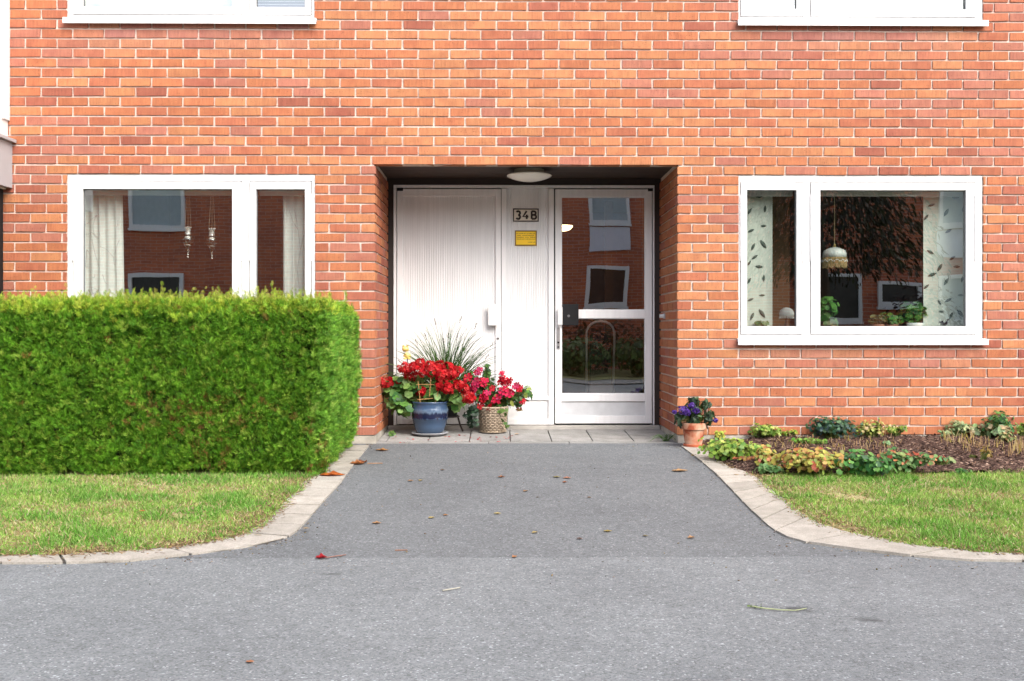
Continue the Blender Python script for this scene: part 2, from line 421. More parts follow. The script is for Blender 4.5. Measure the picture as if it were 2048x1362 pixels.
def wood_soffit_mat():
    m, nt, out = newmat('dark_stained_boards')
    tc = N(nt, 'ShaderNodeTexCoord'); mp = N(nt, 'ShaderNodeMapping'); mp.inputs['Scale'].default_value = (1.2, 40, 40); L(nt, tc.outputs['Object'], mp.inputs['Vector'])
    n = N(nt, 'ShaderNodeTexNoise'); n.inputs['Scale'].default_value = 1.5; n.inputs['Detail'].default_value = 5; L(nt, mp.outputs[0], n.inputs['Vector'])
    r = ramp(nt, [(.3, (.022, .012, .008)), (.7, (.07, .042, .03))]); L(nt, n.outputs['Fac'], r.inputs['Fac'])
    b = N(nt, 'ShaderNodeBsdfPrincipled'); b.inputs['Roughness'].default_value = .6; L(nt, r.outputs['Color'], b.inputs['Base Color']); L(nt, b.outputs[0], out.inputs['Surface'])
    return m

M = dict(
    brick=brick_mat(), brick_far=brick_far_mat(),
    mortar=plain('lime_mortar', lin(208, 190, 179), .95, .1, 30, .5, 90, spec=.1),
    plinth=plain('concrete_plinth', (.36, .33, .28), .9, .3, 8, .5, 60),
    white=plain('white_painted_frame', (.66, .66, .655), .35, .02, 5),
    sillw=plain('white_sheet_sill', (.70, .70, .70), .3, .02, 5),
    gasket=plain('grey_gasket', (.11, .11, .112), .6),
    alu=plain('anodised_aluminium', (.76, .755, .75), .45, .05, 4, 0, stretch=(8, 8, .6)),
    alu_b=plain('bright_aluminium', (.72, .72, .72), .3, .04, 6),
    kick=plain('scuffed_kick_panel', (.55, .56, .57), .4, .08, 10, .25, 12),
    steel=plain('brushed_steel', (.5, .5, .5), .3, .1, 30, metal=.8),
    chrome=plain('chrome_tube', (.55, .55, .55), .3, .02, 5, metal=.4),
    black=plain('black_plastic', (.012, .012, .013), .65, .2, spec=.2),
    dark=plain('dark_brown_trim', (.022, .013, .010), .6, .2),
    soffit=wood_soffit_mat(),
    glass=glass_mat('window_glass', .28, wave=.0016, wscale=1.6), doorglass=glass_mat('door_glass', .28, (.8, .76, .7), wave=.0016, wscale=1.6),
    opal=plain('opal_lamp_bowl', (.86, .84, .78), .25, .03, 8),
    slab=stone_mat('grey_concrete_slab', (.25, .243, .235), .9, .08, 9),
    kerb=stone_mat('pale_paver', (.315, .293, .262), .9, .10, 14),
    turf=turf_mat(), soil=soil_mat(),
    leaf=attr_leaf('leaf_blade'), petal=attr_leaf('petal', .6, .3, .2, .12), blade=attr_leaf('grass_blade', .6, .35, .2, .15),
    thuja=attr_leaf('thuja_spray', .6, .10, .2, .3), stem=attr_leaf('plant_stem', .7, 0, .2, .15),
    twig=plain('hedge_twigs_and_shade_core', (.035, .028, .014), .95, .3, 40),
    bark=plain('tree_bark', (.07, .05, .035), .95, .3, 30, .6, 40),
    glaze=glaze_mat(), saucer=plain('grey_saucer', (.3, .31, .33), .5, .1),
    terracotta=None, wicker=plain('pale_wicker', lin(160, 144, 124), .8, .25, 40, .5, 120),
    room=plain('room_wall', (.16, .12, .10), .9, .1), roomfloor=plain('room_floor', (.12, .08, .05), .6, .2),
    hall=plain('hall_wall', (.24, .14, .07), .8, .1), hallwood=plain('hall_wood', (.24, .13, .05), .5, .2, 10, stretch=(30, 30, 2)),
    isill=plain('inner_sill', (.6, .6, .58), .5, .03),
    grey=plain('grey_sheet_metal', (.36, .35, .36), .45, .06, 3),
    cloth=plain('white_curtain', (.72, .74, .70), .9, .05, 20), cloth2=plain('cream_curtain', (.62, .66, .58), .9, .05, 14),
    print=plain('leaf_print', (.10, .13, .11), .9, .2, 60), line=plain('line_print', (.46, .46, .45), .9, .1),
    oppwin=plain('opposite_frame', (.86, .86, .85), .4, .02), roof=plain('roof_felt', (.05, .05, .05), .9),
)
def terracotta_mat():
    m, nt, out = newmat('lime_bloomed_terracotta')
    tc = N(nt, 'ShaderNodeTexCoord')
    n = N(nt, 'ShaderNodeTexNoise'); n.inputs['Scale'].default_value = 11; n.inputs['Detail'].default_value = 5; L(nt, tc.outputs['Object'], n.inputs['Vector'])
    r = ramp(nt, [(.38, lin(150, 72, 44)), (.47, lin(178, 122, 94)), (.6, lin(190, 156, 132))]); L(nt, n.outputs['Fac'], r.inputs['Fac'])
    b = N(nt, 'ShaderNodeBsdfPrincipled'); b.inputs['Roughness'].default_value = .85; L(nt, r.outputs['Color'], b.inputs['Base Color']); L(nt, b.outputs[0], out.inputs['Surface'])
    return m
M['terracotta'] = terracotta_mat()
# ================================================================== sky, sun, camera
wd = bpy.data.worlds.new('World'); SC.world = wd; wd.use_nodes = True
nt = wd.node_tree; nt.nodes.clear()
SUN_EL, SUN_AZ = rad(44), rad(146)      # azimuth of the sun measured from +Y, clockwise
sky = nt.nodes.new('ShaderNodeTexSky'); sky.sky_type = 'NISHITA'; sky.sun_disc = False
sky.sun_elevation = SUN_EL; sky.sun_rotation = SUN_AZ; sky.air_density = 1.0; sky.dust_density = 4.0; sky.ozone_density = 1.0
hs = nt.nodes.new('ShaderNodeHueSaturation'); hs.inputs['Saturation'].default_value = .64   # thin even cloud takes the blue out
bg = nt.nodes.new('ShaderNodeBackground'); bg.inputs['Strength'].default_value = .15
wo = nt.nodes.new('ShaderNodeOutputWorld')
nt.links.new(sky.outputs[0], hs.inputs['Color']); nt.links.new(hs.outputs[0], bg.inputs['Color']); nt.links.new(bg.outputs[0], wo.inputs['Surface'])
sl = bpy.data.lights.new('sun', 'SUN'); sl.energy = .95; sl.angle = rad(45); sl.color = (1, .985, .965)
so = bpy.data.objects.new('sun', sl); COL.objects.link(so)
sd = Vector((math.sin(SUN_AZ) * math.cos(SUN_EL), math.cos(SUN_AZ) * math.cos(SUN_EL), math.sin(SUN_EL)))
so.rotation_euler = sd.to_track_quat('Z', 'Y').to_euler()
so.location = (0, -20, 20)
SC.view_settings.view_transform = 'Standard'; SC.view_settings.look = 'None'
SC.view_settings.exposure = 1.6; SC.view_settings.gamma = 1.0
cd = bpy.data.cameras.new('camera'); cam = bpy.data.objects.new('camera', cd); COL.objects.link(cam)
cd.sensor_width = 36; cd.lens = FPX / 2048 * 36; cd.shift_y = -(681 - HZ) / 2048; cd.clip_end = 2000; cd.clip_start = .05
cam.location = CAM; cam.rotation_euler = (rad(90), 0, -YAW)
SC.camera = cam
SC.cycles.use_denoising = True
SC.cycles.max_bounces = 8; SC.cycles.transparent_max_bounces = 16; SC.cycles.diffuse_bounces = 4

# ================================================================== brick building
PITCH, CRS, JT = .25, .0773, .0150
ZT = 2.232
RXL, RXR, RD = WX(750.7, 0), WX(1355, 0), .93
ZTOP = ZT + CRS * 75
WLX = (WX(133, 0), WX(630.5, 0)); WRX = (WX(1477, 0), WX(1967, 0))
ULX = (WX(133, 0), WX(629, 0)); URX = (WX(1477, 0), WX(1967, 0))
ZW0, ZW1 = ZT - 18 * CRS, ZT - CRS
ZU0, ZU1 = ZT + 15 * CRS, ZT + 32 * CRS
OPEN = [(RXL, RXR, -1, ZT), (*WLX, ZW0, ZW1), (*WRX, ZW0, ZW1), (*ULX, ZU0, ZU1), (*URX, ZU0, ZU1)]
XB0, XB1 = -8.0, 8.0
PAL = [((222, 140, 98), .45), ((229, 154, 108), .25), ((215, 132, 98), .18), ((213, 138, 114), .09), ((198, 119, 95), .026), ((184, 108, 92), .004)]
pw = np.array([p[1] for p in PAL]); pw = pw / pw.sum()
def brick_col(x, z):
    # broad drift: more orange in the middle, pinker low on the right and high on the left
    d = float(vnoise(np.array([x * .5, z * .9]), 3))
    i = rng.choice(len(PAL), p=pw)
    if d > .6 and random.random() < .4: i = 1
    if d < .38 and random.random() < .35: i = random.choice([2, 3, 3, 4])
    c = np.array(lin(*PAL[i][0])) / 2.0
    c = c * random.uniform(.91, 1.07)
    pale = 0
    for (a, b, zb) in ((ULX[0], ULX[1], ZU0), (URX[0], URX[1], ZU0), (WRX[0], WRX[1], ZW0)):
        if a - .05 < x < b - .05 and zb - .36 < z < zb: pale = max(pale, (1 - (zb - z) / .36) * random.uniform(.25, .75))
    c = c * (1 - pale) + np.array(lin(206, 150, 150)) / 2.2 * pale
    return tuple(c)

bld = thing('apartment_house', 'orange brick apartment house with white windows and a recessed entrance', 'house', (0, 0, 0))
wb = MB()
def lay_row(k, xa, xb, anchor, shift):
    z0 = ZT + k * CRS
    x = anchor + shift - math.ceil((anchor + shift - xa) / PITCH + 1) * PITCH
    cuts = sorted([(o[0], o[1]) for o in OPEN if o[2] < z0 + CRS * .5 < o[3]])
    while x < xb:
        a, b = max(x, xa), min(x + PITCH, xb)
        segs = [(a, b)]
        for (o0, o1) in cuts:
            ns = []
            for (s0, s1) in segs:
                if s1 <= o0 or s0 >= o1: ns.append((s0, s1))
                else:
                    if s0 < o0: ns.append((s0, o0 + JT / 2))
                    if s1 > o1: ns.append((o1 - JT / 2, s1))
            segs = ns
        for (s0, s1) in segs:
            if s1 - s0 < .024: continue
            e0, e1 = s0 + JT / 2, s1 - JT / 2
            y1 = .1
            # corner bricks turn into the recess
            if z0 < ZT - .01 and (abs(e1 - RXL) < .002 or abs(e0 - RXR) < .002): y1 = .118 if (e1 - e0) > .16 else .238
            off = random.uniform(-.0015, .0015)
            wb.box(e0, e1, off, y1, z0 + JT * .1, z0 + CRS - JT * .9, 0, brick_col((e0 + e1) / 2, z0), jit=.0022)
        x += PITCH
nrow0 = -28
for k in range(nrow0, 75):
    sh = 0 if k % 2 == 0 else PITCH / 2
    if k < 0:
        lay_row(k, XB0, RXL + JT / 2, RXL + JT / 2, sh); lay_row(k, RXR - JT / 2, XB1, RXR - JT / 2, sh)
    else:
        lay_row(k, XB0, XB1, WX(742.6, 0), sh)
# reveals of the entrance recess
for k in range(nrow0, 0):
    z0 = ZT + k * CRS
    y = .118 + JT if k % 2 == 0 else .238 + JT
    while y < RD - .02:
        y1 = min(y + PITCH - JT, RD)
        for s, xe in ((-1, RXL), (1, RXR)):
            o = random.uniform(-.0012, .0012)
            c = tuple(np.array(brick_col(xe, z0)) * np.array([.95, .85, .82]))  # reveal bricks tinted darker and redder: weaker light in the recess painted in
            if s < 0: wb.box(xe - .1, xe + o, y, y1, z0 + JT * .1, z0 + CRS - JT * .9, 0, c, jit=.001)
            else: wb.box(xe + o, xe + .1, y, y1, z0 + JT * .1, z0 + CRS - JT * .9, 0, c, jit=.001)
        y += PITCH
# mortar: recessed sheets behind the faces of the bricks
MR = .011
def sheet_holes(xs, zs, holes, y):
    X = sorted(set([xs[0], xs[1]] + [h[0] for h in holes] + [h[1] for h in holes]))
    Z = sorted(set([zs[0], zs[1]] + [max(zs[0], h[2]) for h in holes] + [h[3] for h in holes]))
    for i in range(len(X) - 1):
        for j in range(len(Z) - 1):
            cx, cz = (X[i] + X[i + 1]) / 2, (Z[j] + Z[j + 1]) / 2
            if any(h[0] < cx < h[1] and h[2] < cz < h[3] for h in holes): continue
            wb.quad((X[i], y, Z[j]), (X[i + 1], y, Z[j]), (X[i + 1], y, Z[j + 1]), (X[i], y, Z[j + 1]), 1)
ZB = ZT + nrow0 * CRS
mh = [(RXL - MR, RXR + MR, -1, ZT + .002)] + [(o[0], o[1], o[2], o[3]) for o in OPEN[1:]]
sheet_holes((XB0, XB1), (ZB, ZTOP), mh, MR)
for (o0, o1, z0, z1) in mh[1:]:       # sides of the window openings
    for x in (o0, o1): wb.quad((x, MR, z0), (x, .12, z0), (x, .12, z1), (x, MR, z1), 1)
    for z in (z0, z1): wb.quad((o0, MR, z), (o0, .12, z), (o1, .12, z), (o1, MR, z), 1)
for xe, s in ((RXL - MR, -1), (RXR + MR, 1)):
    wb.quad((xe, MR, ZB), (xe, RD, ZB), (xe, RD, ZT + .03), (xe, MR, ZT + .03), 1)
# lintel underside
wb.quad((RXL - MR, MR, ZT + .002), (RXR + MR, MR, ZT + .002), (RXR + MR, .115, ZT + .002), (RXL - MR, .115, ZT + .002), 1)
wb.quad((RXL - MR, .115, ZT + .002), (RXR + MR, .115, ZT + .002), (RXR + MR, .115, ZT + .03), (RXL - MR, .115, ZT + .03), 1)
# sides, back and top of the house
wb.quad((XB0, MR, -.2), (XB0, MR, ZTOP), (XB0, 9, ZTOP), (XB0, 9, -.2), 2); wb.quad((XB1, MR, -.2), (XB1, MR, ZTOP), (XB1, 9, ZTOP), (XB1, 9, -.2), 2)
wb.quad((XB0, 9, -.2), (XB1, 9, -.2), (XB1, 9, ZTOP), (XB0, 9, ZTOP), 2)
wall = wb.build('wall', [M['brick'], M['mortar'], M['brick_far']], bld, color=True)
rb = MB(); rb.box(XB0 - .1, XB1 + .1, -.04, 9.1, ZTOP, ZTOP + .12); rb.build('roof', M['roof'], bld)
pb = MB()
for a, b in ((XB0, RXL - .004), (RXR + .004, XB1)): pb.box(a, b, .004, .3, -.3, ZB - .004)
for xe, s in ((RXL - .004, -1), (RXR + .004, 1)):
    pb.box(min(xe, xe + s * .2), max(xe, xe + s * .2), .304, RD, -.3, ZB - .004)
pb.build('plinth', M['plinth'], bld)

# soffit boards and dark trim round the door screen
YD = .90
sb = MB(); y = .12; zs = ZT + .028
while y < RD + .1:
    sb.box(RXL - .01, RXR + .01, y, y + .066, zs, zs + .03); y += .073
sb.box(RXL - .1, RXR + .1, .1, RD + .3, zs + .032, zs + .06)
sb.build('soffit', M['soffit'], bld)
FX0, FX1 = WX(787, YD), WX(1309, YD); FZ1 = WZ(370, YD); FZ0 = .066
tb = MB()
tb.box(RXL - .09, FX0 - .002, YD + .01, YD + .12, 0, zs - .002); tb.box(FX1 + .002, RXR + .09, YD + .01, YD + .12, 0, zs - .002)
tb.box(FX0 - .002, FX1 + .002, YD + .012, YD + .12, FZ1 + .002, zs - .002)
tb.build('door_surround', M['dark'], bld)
th = MB(); th.box(RXL + .005, RXR - .005, YD - .05, YD + .2, .0, .060); th.build('threshold', plain('pale_threshold', (.36, .34, .31), .8, .15, 9, .2, 80), bld, bevel=.004)

# ------------------------------------------------------------------ door screen
def dx(px): return WX(px, YD)
def dz(py): return WZ(py, YD)
def ribbed(mb, x0, x1, z0, z1, y, pitch=.0155, dep=.006, mi=0):
    n = max(2, int(round((x1 - x0) / pitch))); p = (x1 - x0) / n
    for i in range(n):
        a = x0 + i * p; d = dep * random.uniform(.75, 1.1); f = random.uniform(.25, .31)
        pts = [(a, y), (a + p * f, y), (a + p * (f + .1), y - d), (a + p * .88, y - d), (a + p, y)]
        for (xa, ya), (xb, yb) in zip(pts[:-1], pts[1:]):
            mb.quad((xa, ya, z0), (xb, yb, z0), (xb, yb, z1), (xa, ya, z1), mi)
fb = MB()
P1 = (dx(1003), dx(1013)); P2 = (dx(1097), dx(1108))
fb.box(FX0, dx(792.5), YD, YD + .09, FZ0, FZ1); fb.box(dx(1306), FX1, YD, YD + .09, FZ0, FZ1)
fb.box(P1[0], P1[1], YD, YD + .09, FZ0, FZ1 - .03); fb.box(P2[0], P2[1], YD, YD + .09, FZ0, FZ1 - .03)
fb.box(dx(792.5), dx(1306), YD + .001, YD + .09, dz(375.5), FZ1)
fb.box(P1[1], P2[0], YD + .003, YD + .05, FZ0, dz(838)); fb.box(P1[1], P2[0], YD + .02, YD + .05, dz(838), dz(800)); fb.box(P1[1], P2[0], YD + .004, YD + .05, dz(800), dz(793))
dfr = fb.build('door_frame', M['alu'], bld, bevel=.002)
cp = MB(); ribbed(cp, P1[1], P2[0], dz(793), dz(375.5), YD + .022); cp.build('ribbed_panel', M['alu'], dfr)

# dark stops added behind both leaves block hall light leaking through the gaps
sp_ = MB()
for a, b in ((dx(792.5), dx(1003)), (dx(1108), dx(1306))):
    sp_.box(a - .006, a + .02, YD + .06, YD + .088, FZ0, FZ1 - .004); sp_.box(b - .02, b + .006, YD + .06, YD + .088, FZ0, FZ1 - .004); sp_.box(a + .02, b - .02, YD + .06, YD + .088, FZ1 - .07, FZ1 - .004); sp_.box(a + .02, b - .02, YD + .06, YD + .088, FZ0 - .03, FZ0 + .03)
sp_.build('gap_light_stop', M['black'], dfr)
# blind leaf
lb = MB(); y0 = YD + .006
LX0, LX1 = dx(794), dx(1002)
lb.box(LX0, dx(805), y0, y0 + .05, FZ0 + .006, dz(378)); lb.box(dx(991), LX1, y0, y0 + .05, FZ0 + .006, dz(378))
lb.box(dx(805), dx(991), y0 + .001, y0 + .05, dz(392), dz(378)); lb.box(dx(805), dx(991), y0 + .001, y0 + .05, FZ0 + .006, dz(838))
leaf1 = lb.build('side_door', M['alu'], bld, bevel=.002)
cp = MB(); ribbed(cp, dx(805), dx(991), dz(838), dz(392), y0 + .02); cp.build('ribbed_panel', M['alu'], leaf1)
hb = MB(); hb.box(dx(976.5), dx(997), YD - .045, YD - .030, dz(651), dz(609)); hb.box(dx(981), dx(993), YD - .03, y0 + .01, dz(648), dz(612))
hb.build('handle', M['white'], leaf1, bevel=.003)
kb = MB(); kb.tube([(dx(996), y0 + .002, dz(677)), (dx(996), y0 - .006, dz(677))], .013, 16, 0); kb.tube([(dx(996), y0 - .005, dz(677)), (dx(996), y0 - .008, dz(677))], .005, 10, 1)
kb.build('keyhole', [M['steel'], M['black']], leaf1)
hg = MB(); hg.box(dx(794), dx(806), y0 - .004, y0 - .001, dz(382), dz(376)); hg.build('pivot', M['black'], leaf1)

# glazed leaf
gb = MB()
GX0, GX1 = dx(1110.5), dx(1304)
gl, gr = dx(1123), dx(1291)
gb.box(GX0, gl, y0, y0 + .05, FZ0 + .01, dz(378)); gb.box(gr, GX1, y0, y0 + .05, FZ0 + .01, dz(378))
gb.box(gl, gr, y0 + .001, y0 + .05, dz(393), dz(378))
gb.box(gl, gr, y0 + .001, y0 + .05, dz(636.5), dz(620)); gb.box(gl, gr, y0 + .001, y0 + .05, dz(803), dz(788))
gb.box(gl, gr, y0 + .001, y0 + .05, FZ0 + .01, dz(832))
leaf2 = gb.build('glazed_door', M['alu'], bld, bevel=.002)
for (a, b) in ((620, 393), (788, 636.5)):
    p = MB(); p.quad((gl, y0 + .03, dz(a)), (gr, y0 + .03, dz(a)), (gr, y0 + .03, dz(b)), (gl, y0 + .03, dz(b))); p.build('pane', M['doorglass'], leaf2)
    s = MB(); w = .006
    for (x0, x1, z0, z1) in ((gl, gl + w, dz(a), dz(b)), (gr - w, gr, dz(a), dz(b)), (gl + w, gr - w, dz(a), dz(a) + w), (gl + w, gr - w, dz(b) - w, dz(b))): s.box(x0, x1, y0 + .012, y0 + .028, z0, z1)
    s.build('glazing_bead', M['alu_b'], leaf2)
k = MB(); k.box(gl, gr, y0 + .014, y0 + .04, dz(832), dz(803)); k.build('kick_panel', M['kick'], leaf2)
k = MB(); k.box(dx(1115), dx(1124.5), YD - .04, YD - .028, dz(650), dz(614)); k.box(dx(1117), dx(1123), YD - .028, y0 + .01, dz(646), dz(618)); k.build('handle', M['white'], leaf2, bevel=.003)
k = MB(); k.box(dx(1125), dx(1157), y0 - .024, y0 + .026, dz(651), dz(608)); k.tube([(dx(1137), y0 - .024, dz(632)), (dx(1137), y0 - .03, dz(632))], .012, 16, 1)
k.build('lock_box', [M['black'], M['gasket']], leaf2, bevel=.003)
k = MB(); k.box(dx(1113.5), dx(1120), y0 - .008, y0 + .004, dz(698), dz(655)); k.tube([(dx(1116.7), y0 - .008, dz(685)), (dx(1116.7), y0 - .014, dz(685))], .009, 12, 1); k.tube([(dx(1116.7), y0 - .008, dz(694)), (dx(1116.7), y0 - .012, dz(694))], .007, 12, 1)
k.build('lock_plate', [M['steel'], M['black']], leaf2)
k = MB(); k.box(dx(1296), dx(1306), y0 - .004, y0 - .001, dz(382), dz(376)); k.build('pivot', M['black'], leaf2)

# hallway behind the glazed door
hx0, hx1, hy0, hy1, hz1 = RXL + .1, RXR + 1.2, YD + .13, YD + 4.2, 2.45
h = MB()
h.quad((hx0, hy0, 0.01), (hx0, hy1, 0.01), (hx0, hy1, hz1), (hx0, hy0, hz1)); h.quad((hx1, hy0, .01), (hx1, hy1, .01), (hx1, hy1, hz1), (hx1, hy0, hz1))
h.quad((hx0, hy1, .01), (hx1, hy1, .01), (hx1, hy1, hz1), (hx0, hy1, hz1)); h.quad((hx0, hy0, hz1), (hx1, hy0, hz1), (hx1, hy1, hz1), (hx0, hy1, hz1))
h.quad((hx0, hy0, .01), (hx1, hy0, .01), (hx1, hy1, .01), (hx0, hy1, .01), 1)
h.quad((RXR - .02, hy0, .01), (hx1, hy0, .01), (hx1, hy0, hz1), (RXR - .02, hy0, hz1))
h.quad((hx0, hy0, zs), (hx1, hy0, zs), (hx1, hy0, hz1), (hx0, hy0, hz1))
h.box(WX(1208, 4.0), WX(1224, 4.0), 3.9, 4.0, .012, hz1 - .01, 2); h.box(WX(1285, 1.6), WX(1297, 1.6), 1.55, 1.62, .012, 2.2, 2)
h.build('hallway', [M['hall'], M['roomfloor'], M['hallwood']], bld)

# ------------------------------------------------------------------ windows
def window(o, top_py, small, cols, y=.012):
    """cols: pixel columns of sash edges: (s0,s1) big, (t0,t1) small; glass inset"""
    x0, x1, z0, z1 = o
    (b0, b1), (c0, c1) = cols
    zsill = z0 - .052
    zb0 = z0 + .036; zb1 = z1 - .062          # sash bottom / top
    f = MB()
    e = .0055
    xs = sorted([(b0, b1), (c0, c1)])
    f.box(x0 + .003, xs[0][0] - e, y, y + .09, z0, z1 - .003); f.box(xs[0][1] + e, xs[1][0] - e, y, y + .09, z0, z1 - .003); f.box(xs[1][1] + e, x1 - .003, y, y + .09, z0, z1 - .003)
    for a, b in xs:
        f.box(a - e, b + e, y + .001, y + .09, zb1 + e, z1 - .003); f.box(a - e, b + e, y + .001, y + .09, z0, zb0 - e)
        f.box(a - e, b + e, y + .05, y + .088, zb0 - e, zb0 + .02, 1); f.box(a - e, b + e, y + .05, y + .088, zb1 - .02, zb1 + e, 1)
        f.box(a - e, a + .02, y + .05, y + .088, zb0 + .02, zb1 - .02, 1); f.box(b - .02, b + e, y + .05, y + .088, zb0 + .02, zb1 - .02, 1)
    w = f.build('window', [M['white'], M['gasket']], bld, bevel=.0015)
    for a, b in xs:
        sw = .066 if (b - a) < .8 else .074
        s = MB(); ys = y - .006
        if (b - a) < .8: sw = .048
        s.box(a, a + sw, ys, ys + .05, zb0, zb1); s.box(b - sw, b, ys, ys + .05, zb0, zb1)
        s.box(a + sw, b - sw, ys + .001, ys + .05, zb0, zb0 + .06); s.box(a + sw, b - sw, ys + .001, ys + .05, zb1 - .06, zb1)
        g = .005
        for (p, q, r_, t) in ((a + sw, a + sw + g, zb0 + .06, zb1 - .06), (b - sw - g, b - sw, zb0 + .06, zb1 - .06), (a + sw + g, b - sw - g, zb1 - .06 - g, zb1 - .06), (a + sw + g, b - sw - g, zb0 + .06, zb0 + .06 + g * .6)):
            s.box(p, q, ys + .016, ys + .034, r_, t, 1)
        for vx in ((.25, .75) if b - a < .8 else (.12, .88)):
            cx = a + (b - a) * vx
            f2 = cx
            s.box(f2 - .012, f2 + .012, ys - .006, ys - .001, zb0 - .022, zb0 - .018, 1)
        s.build('sash', [M['white'], M['gasket']], w, bevel=.0015)
        p = MB(); yg = ys + .03
        p.quad((a + sw, yg, zb0 + .06), (b - sw, yg, zb0 + .06), (b - sw, yg, zb1 - .06), (a + sw, yg, zb1 - .06)); p.build('pane', M['glass'], w)
        for hx in (a, b):
            k = MB(); k.box(hx - .006, hx + .006, y - .012, y + .004, z0 + .62, z1 - .16); k.build('hinge', M['white'], w, bevel=.001)
    s = MB()      # sheet metal sill, sloping out and down
    xa, xb = x0 - .012, x1 + .02
    s.add([(xa, y + .02, z0 + .002), (xb, y + .02, z0 + .002), (xb, -.045, z0 - .006), (xa, -.045, z0 - .006), (xb, -.045, zsill), (xa, -.045, zsill), (xb, -.035, zsill), (xa, -.035, zsill), (xa, y + .02, z0 - .02), (xb, y + .02, z0 - .02), (xb, -.035, z0 - .03), (xa, -.035, z0 - .03)],
          [(0, 1, 2, 3), (3, 2, 4, 5), (5, 4, 6, 7), (7, 6, 10, 11), (11, 10, 9, 8), (0, 3, 5, 7, 11, 8), (1, 9, 10, 6, 4, 2)])
    s.build('sill', M['sillw'], w)
    # room behind
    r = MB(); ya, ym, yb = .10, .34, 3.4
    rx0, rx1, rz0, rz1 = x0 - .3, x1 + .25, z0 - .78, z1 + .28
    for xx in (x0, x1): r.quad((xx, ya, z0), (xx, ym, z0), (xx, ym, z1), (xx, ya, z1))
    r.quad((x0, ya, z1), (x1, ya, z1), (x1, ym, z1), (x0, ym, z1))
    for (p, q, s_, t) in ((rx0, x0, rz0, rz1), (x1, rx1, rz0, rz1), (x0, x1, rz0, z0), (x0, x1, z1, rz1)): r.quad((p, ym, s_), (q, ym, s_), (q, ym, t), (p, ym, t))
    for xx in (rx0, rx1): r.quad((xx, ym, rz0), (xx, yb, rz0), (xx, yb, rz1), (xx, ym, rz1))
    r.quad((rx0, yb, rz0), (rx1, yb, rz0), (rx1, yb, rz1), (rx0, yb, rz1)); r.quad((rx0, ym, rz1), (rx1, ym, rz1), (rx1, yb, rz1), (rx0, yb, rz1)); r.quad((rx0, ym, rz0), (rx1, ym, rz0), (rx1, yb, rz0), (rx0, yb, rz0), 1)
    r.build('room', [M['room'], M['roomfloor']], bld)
    i = MB(); i.box(x0 + .002, x1 - .002, .104, .40, z0 + .04, z0 + .082); i.build('inner_sill', M['isill'], w)
    b = MB()
    for a, bb in xs: b.box(a + .05, bb - .05, .11, .135, zb1 - .095, zb1 - .03)
    b.build('blind_rail', M['isill'], w)
    return w
yy = .01
window((*WLX, ZW0, ZW1), 348, 'r', ((WX(147, yy), WX(483, yy)), (WX(500, yy), WX(622, yy))))
window((*WRX, ZW0, ZW1), 352, 'l', ((WX(1622, yy), WX(1950, yy)), (WX(1482, yy), WX(1605, yy))))
window((*ULX, ZU0, ZU1), 0, 'r', ((WX(147, yy), WX(483, yy)), (WX(500, yy), WX(622, yy))))
window((*URX, ZU0, ZU1), 0, 'l', ((WX(1622, yy), WX(1950, yy)), (WX(1482, yy), WX(1605, yy))))

# ------------------------------------------------------------------ balcony at the left edge
bx = WX(25, 0)
b = MB(); b.box(bx - 2.6, bx, -1.5, -.003, WZ(378, 0), WZ(289, 0)); bal = b.build('balcony', M['grey'], bld)
b = MB(); b.box(bx - 2.65, bx + .033, -1.55, -.003, WZ(288, 0), WZ(282, 0)); b.build('ledge', M['grey'], bal)
b = MB(); b.box(bx - 2.6, bx - .035, -1.45, -.003, WZ(281, 0), ZT + 28 * CRS); b.box(bx - .035, bx - .02, -.10, -.003, WZ(244, 0), ZT + 28 * CRS); b.build('side_screen', M['white'], bal)
b = MB(); b.box(bx - 2.6, bx - .068, -1.45, -.06, -.1, WZ(379, 0)); b.box(bx - .12, bx - .072, -.05, -.003, -.1, WZ(379, 0)); b.build('lower_screen', M['black'], bal)
b = MB(); b.box(bx - 2.6, bx - .05, -1.46, -.003, WZ(380.5, 0), WZ(378.3, 0)); b.build('bottom_rail', M['alu'], bal)

# ================================================================== opposite house, seen in the glass
YO = -16.0
def rx(px, yg): return float(W(px, HZ, 2 * yg - YO)[0])
def rz(py, yg, px=1024): return float(W(px, py, 2 * yg - YO)[2])
opp = thing('apartment_house', 'brick apartment house across the road, mirrored in the window glass', 'house', (0, YO, 0))
ow = MB()
ow.box(-14, 14, YO - 9, YO, -.4, 6.0); ow.build('wall', M['brick_far'], opp)
r_ = MB(); r_.box(-14.2, 14.2, YO - 9.2, YO + .15, 6.01, 6.2); r_.build('roof', M['roof'], opp)
blind = plain('pale_blind', (.42, .5, .52), .5, .05); darkpane = plain('dark_pane', (.03, .03, .03), .15, .1); panel = plain('white_corrugated', (.75, .77, .85), .5, .06, 3, stretch=(30, 1, 1))
def opp_window(x0, x1, z0, z1, pane, fw=.09):
    f = MB()
    for (a, b, c, d) in ((x0, x0 + fw, z0, z1), (x1 - fw, x1, z0, z1), (x0 + fw, x1 - fw, z0, z0 + fw), (x0 + fw, x1 - fw, z1 - fw, z1)): f.box(a, b, YO + .002, YO + .09, c, d)
    f.box(x0 - .03, x1 + .03, YO + .002, YO + .1, z0 - .06, z0 - .002)
    w = f.build('window', M['oppwin'], opp)
    p = MB(); p.box(x0 + fw, x1 - fw, YO + .003, YO + .02, z0 + fw, z1 - fw); p.build('pane', pane, w)
    return w
Y1, Y2 = .04, .936
H1 = 1.45
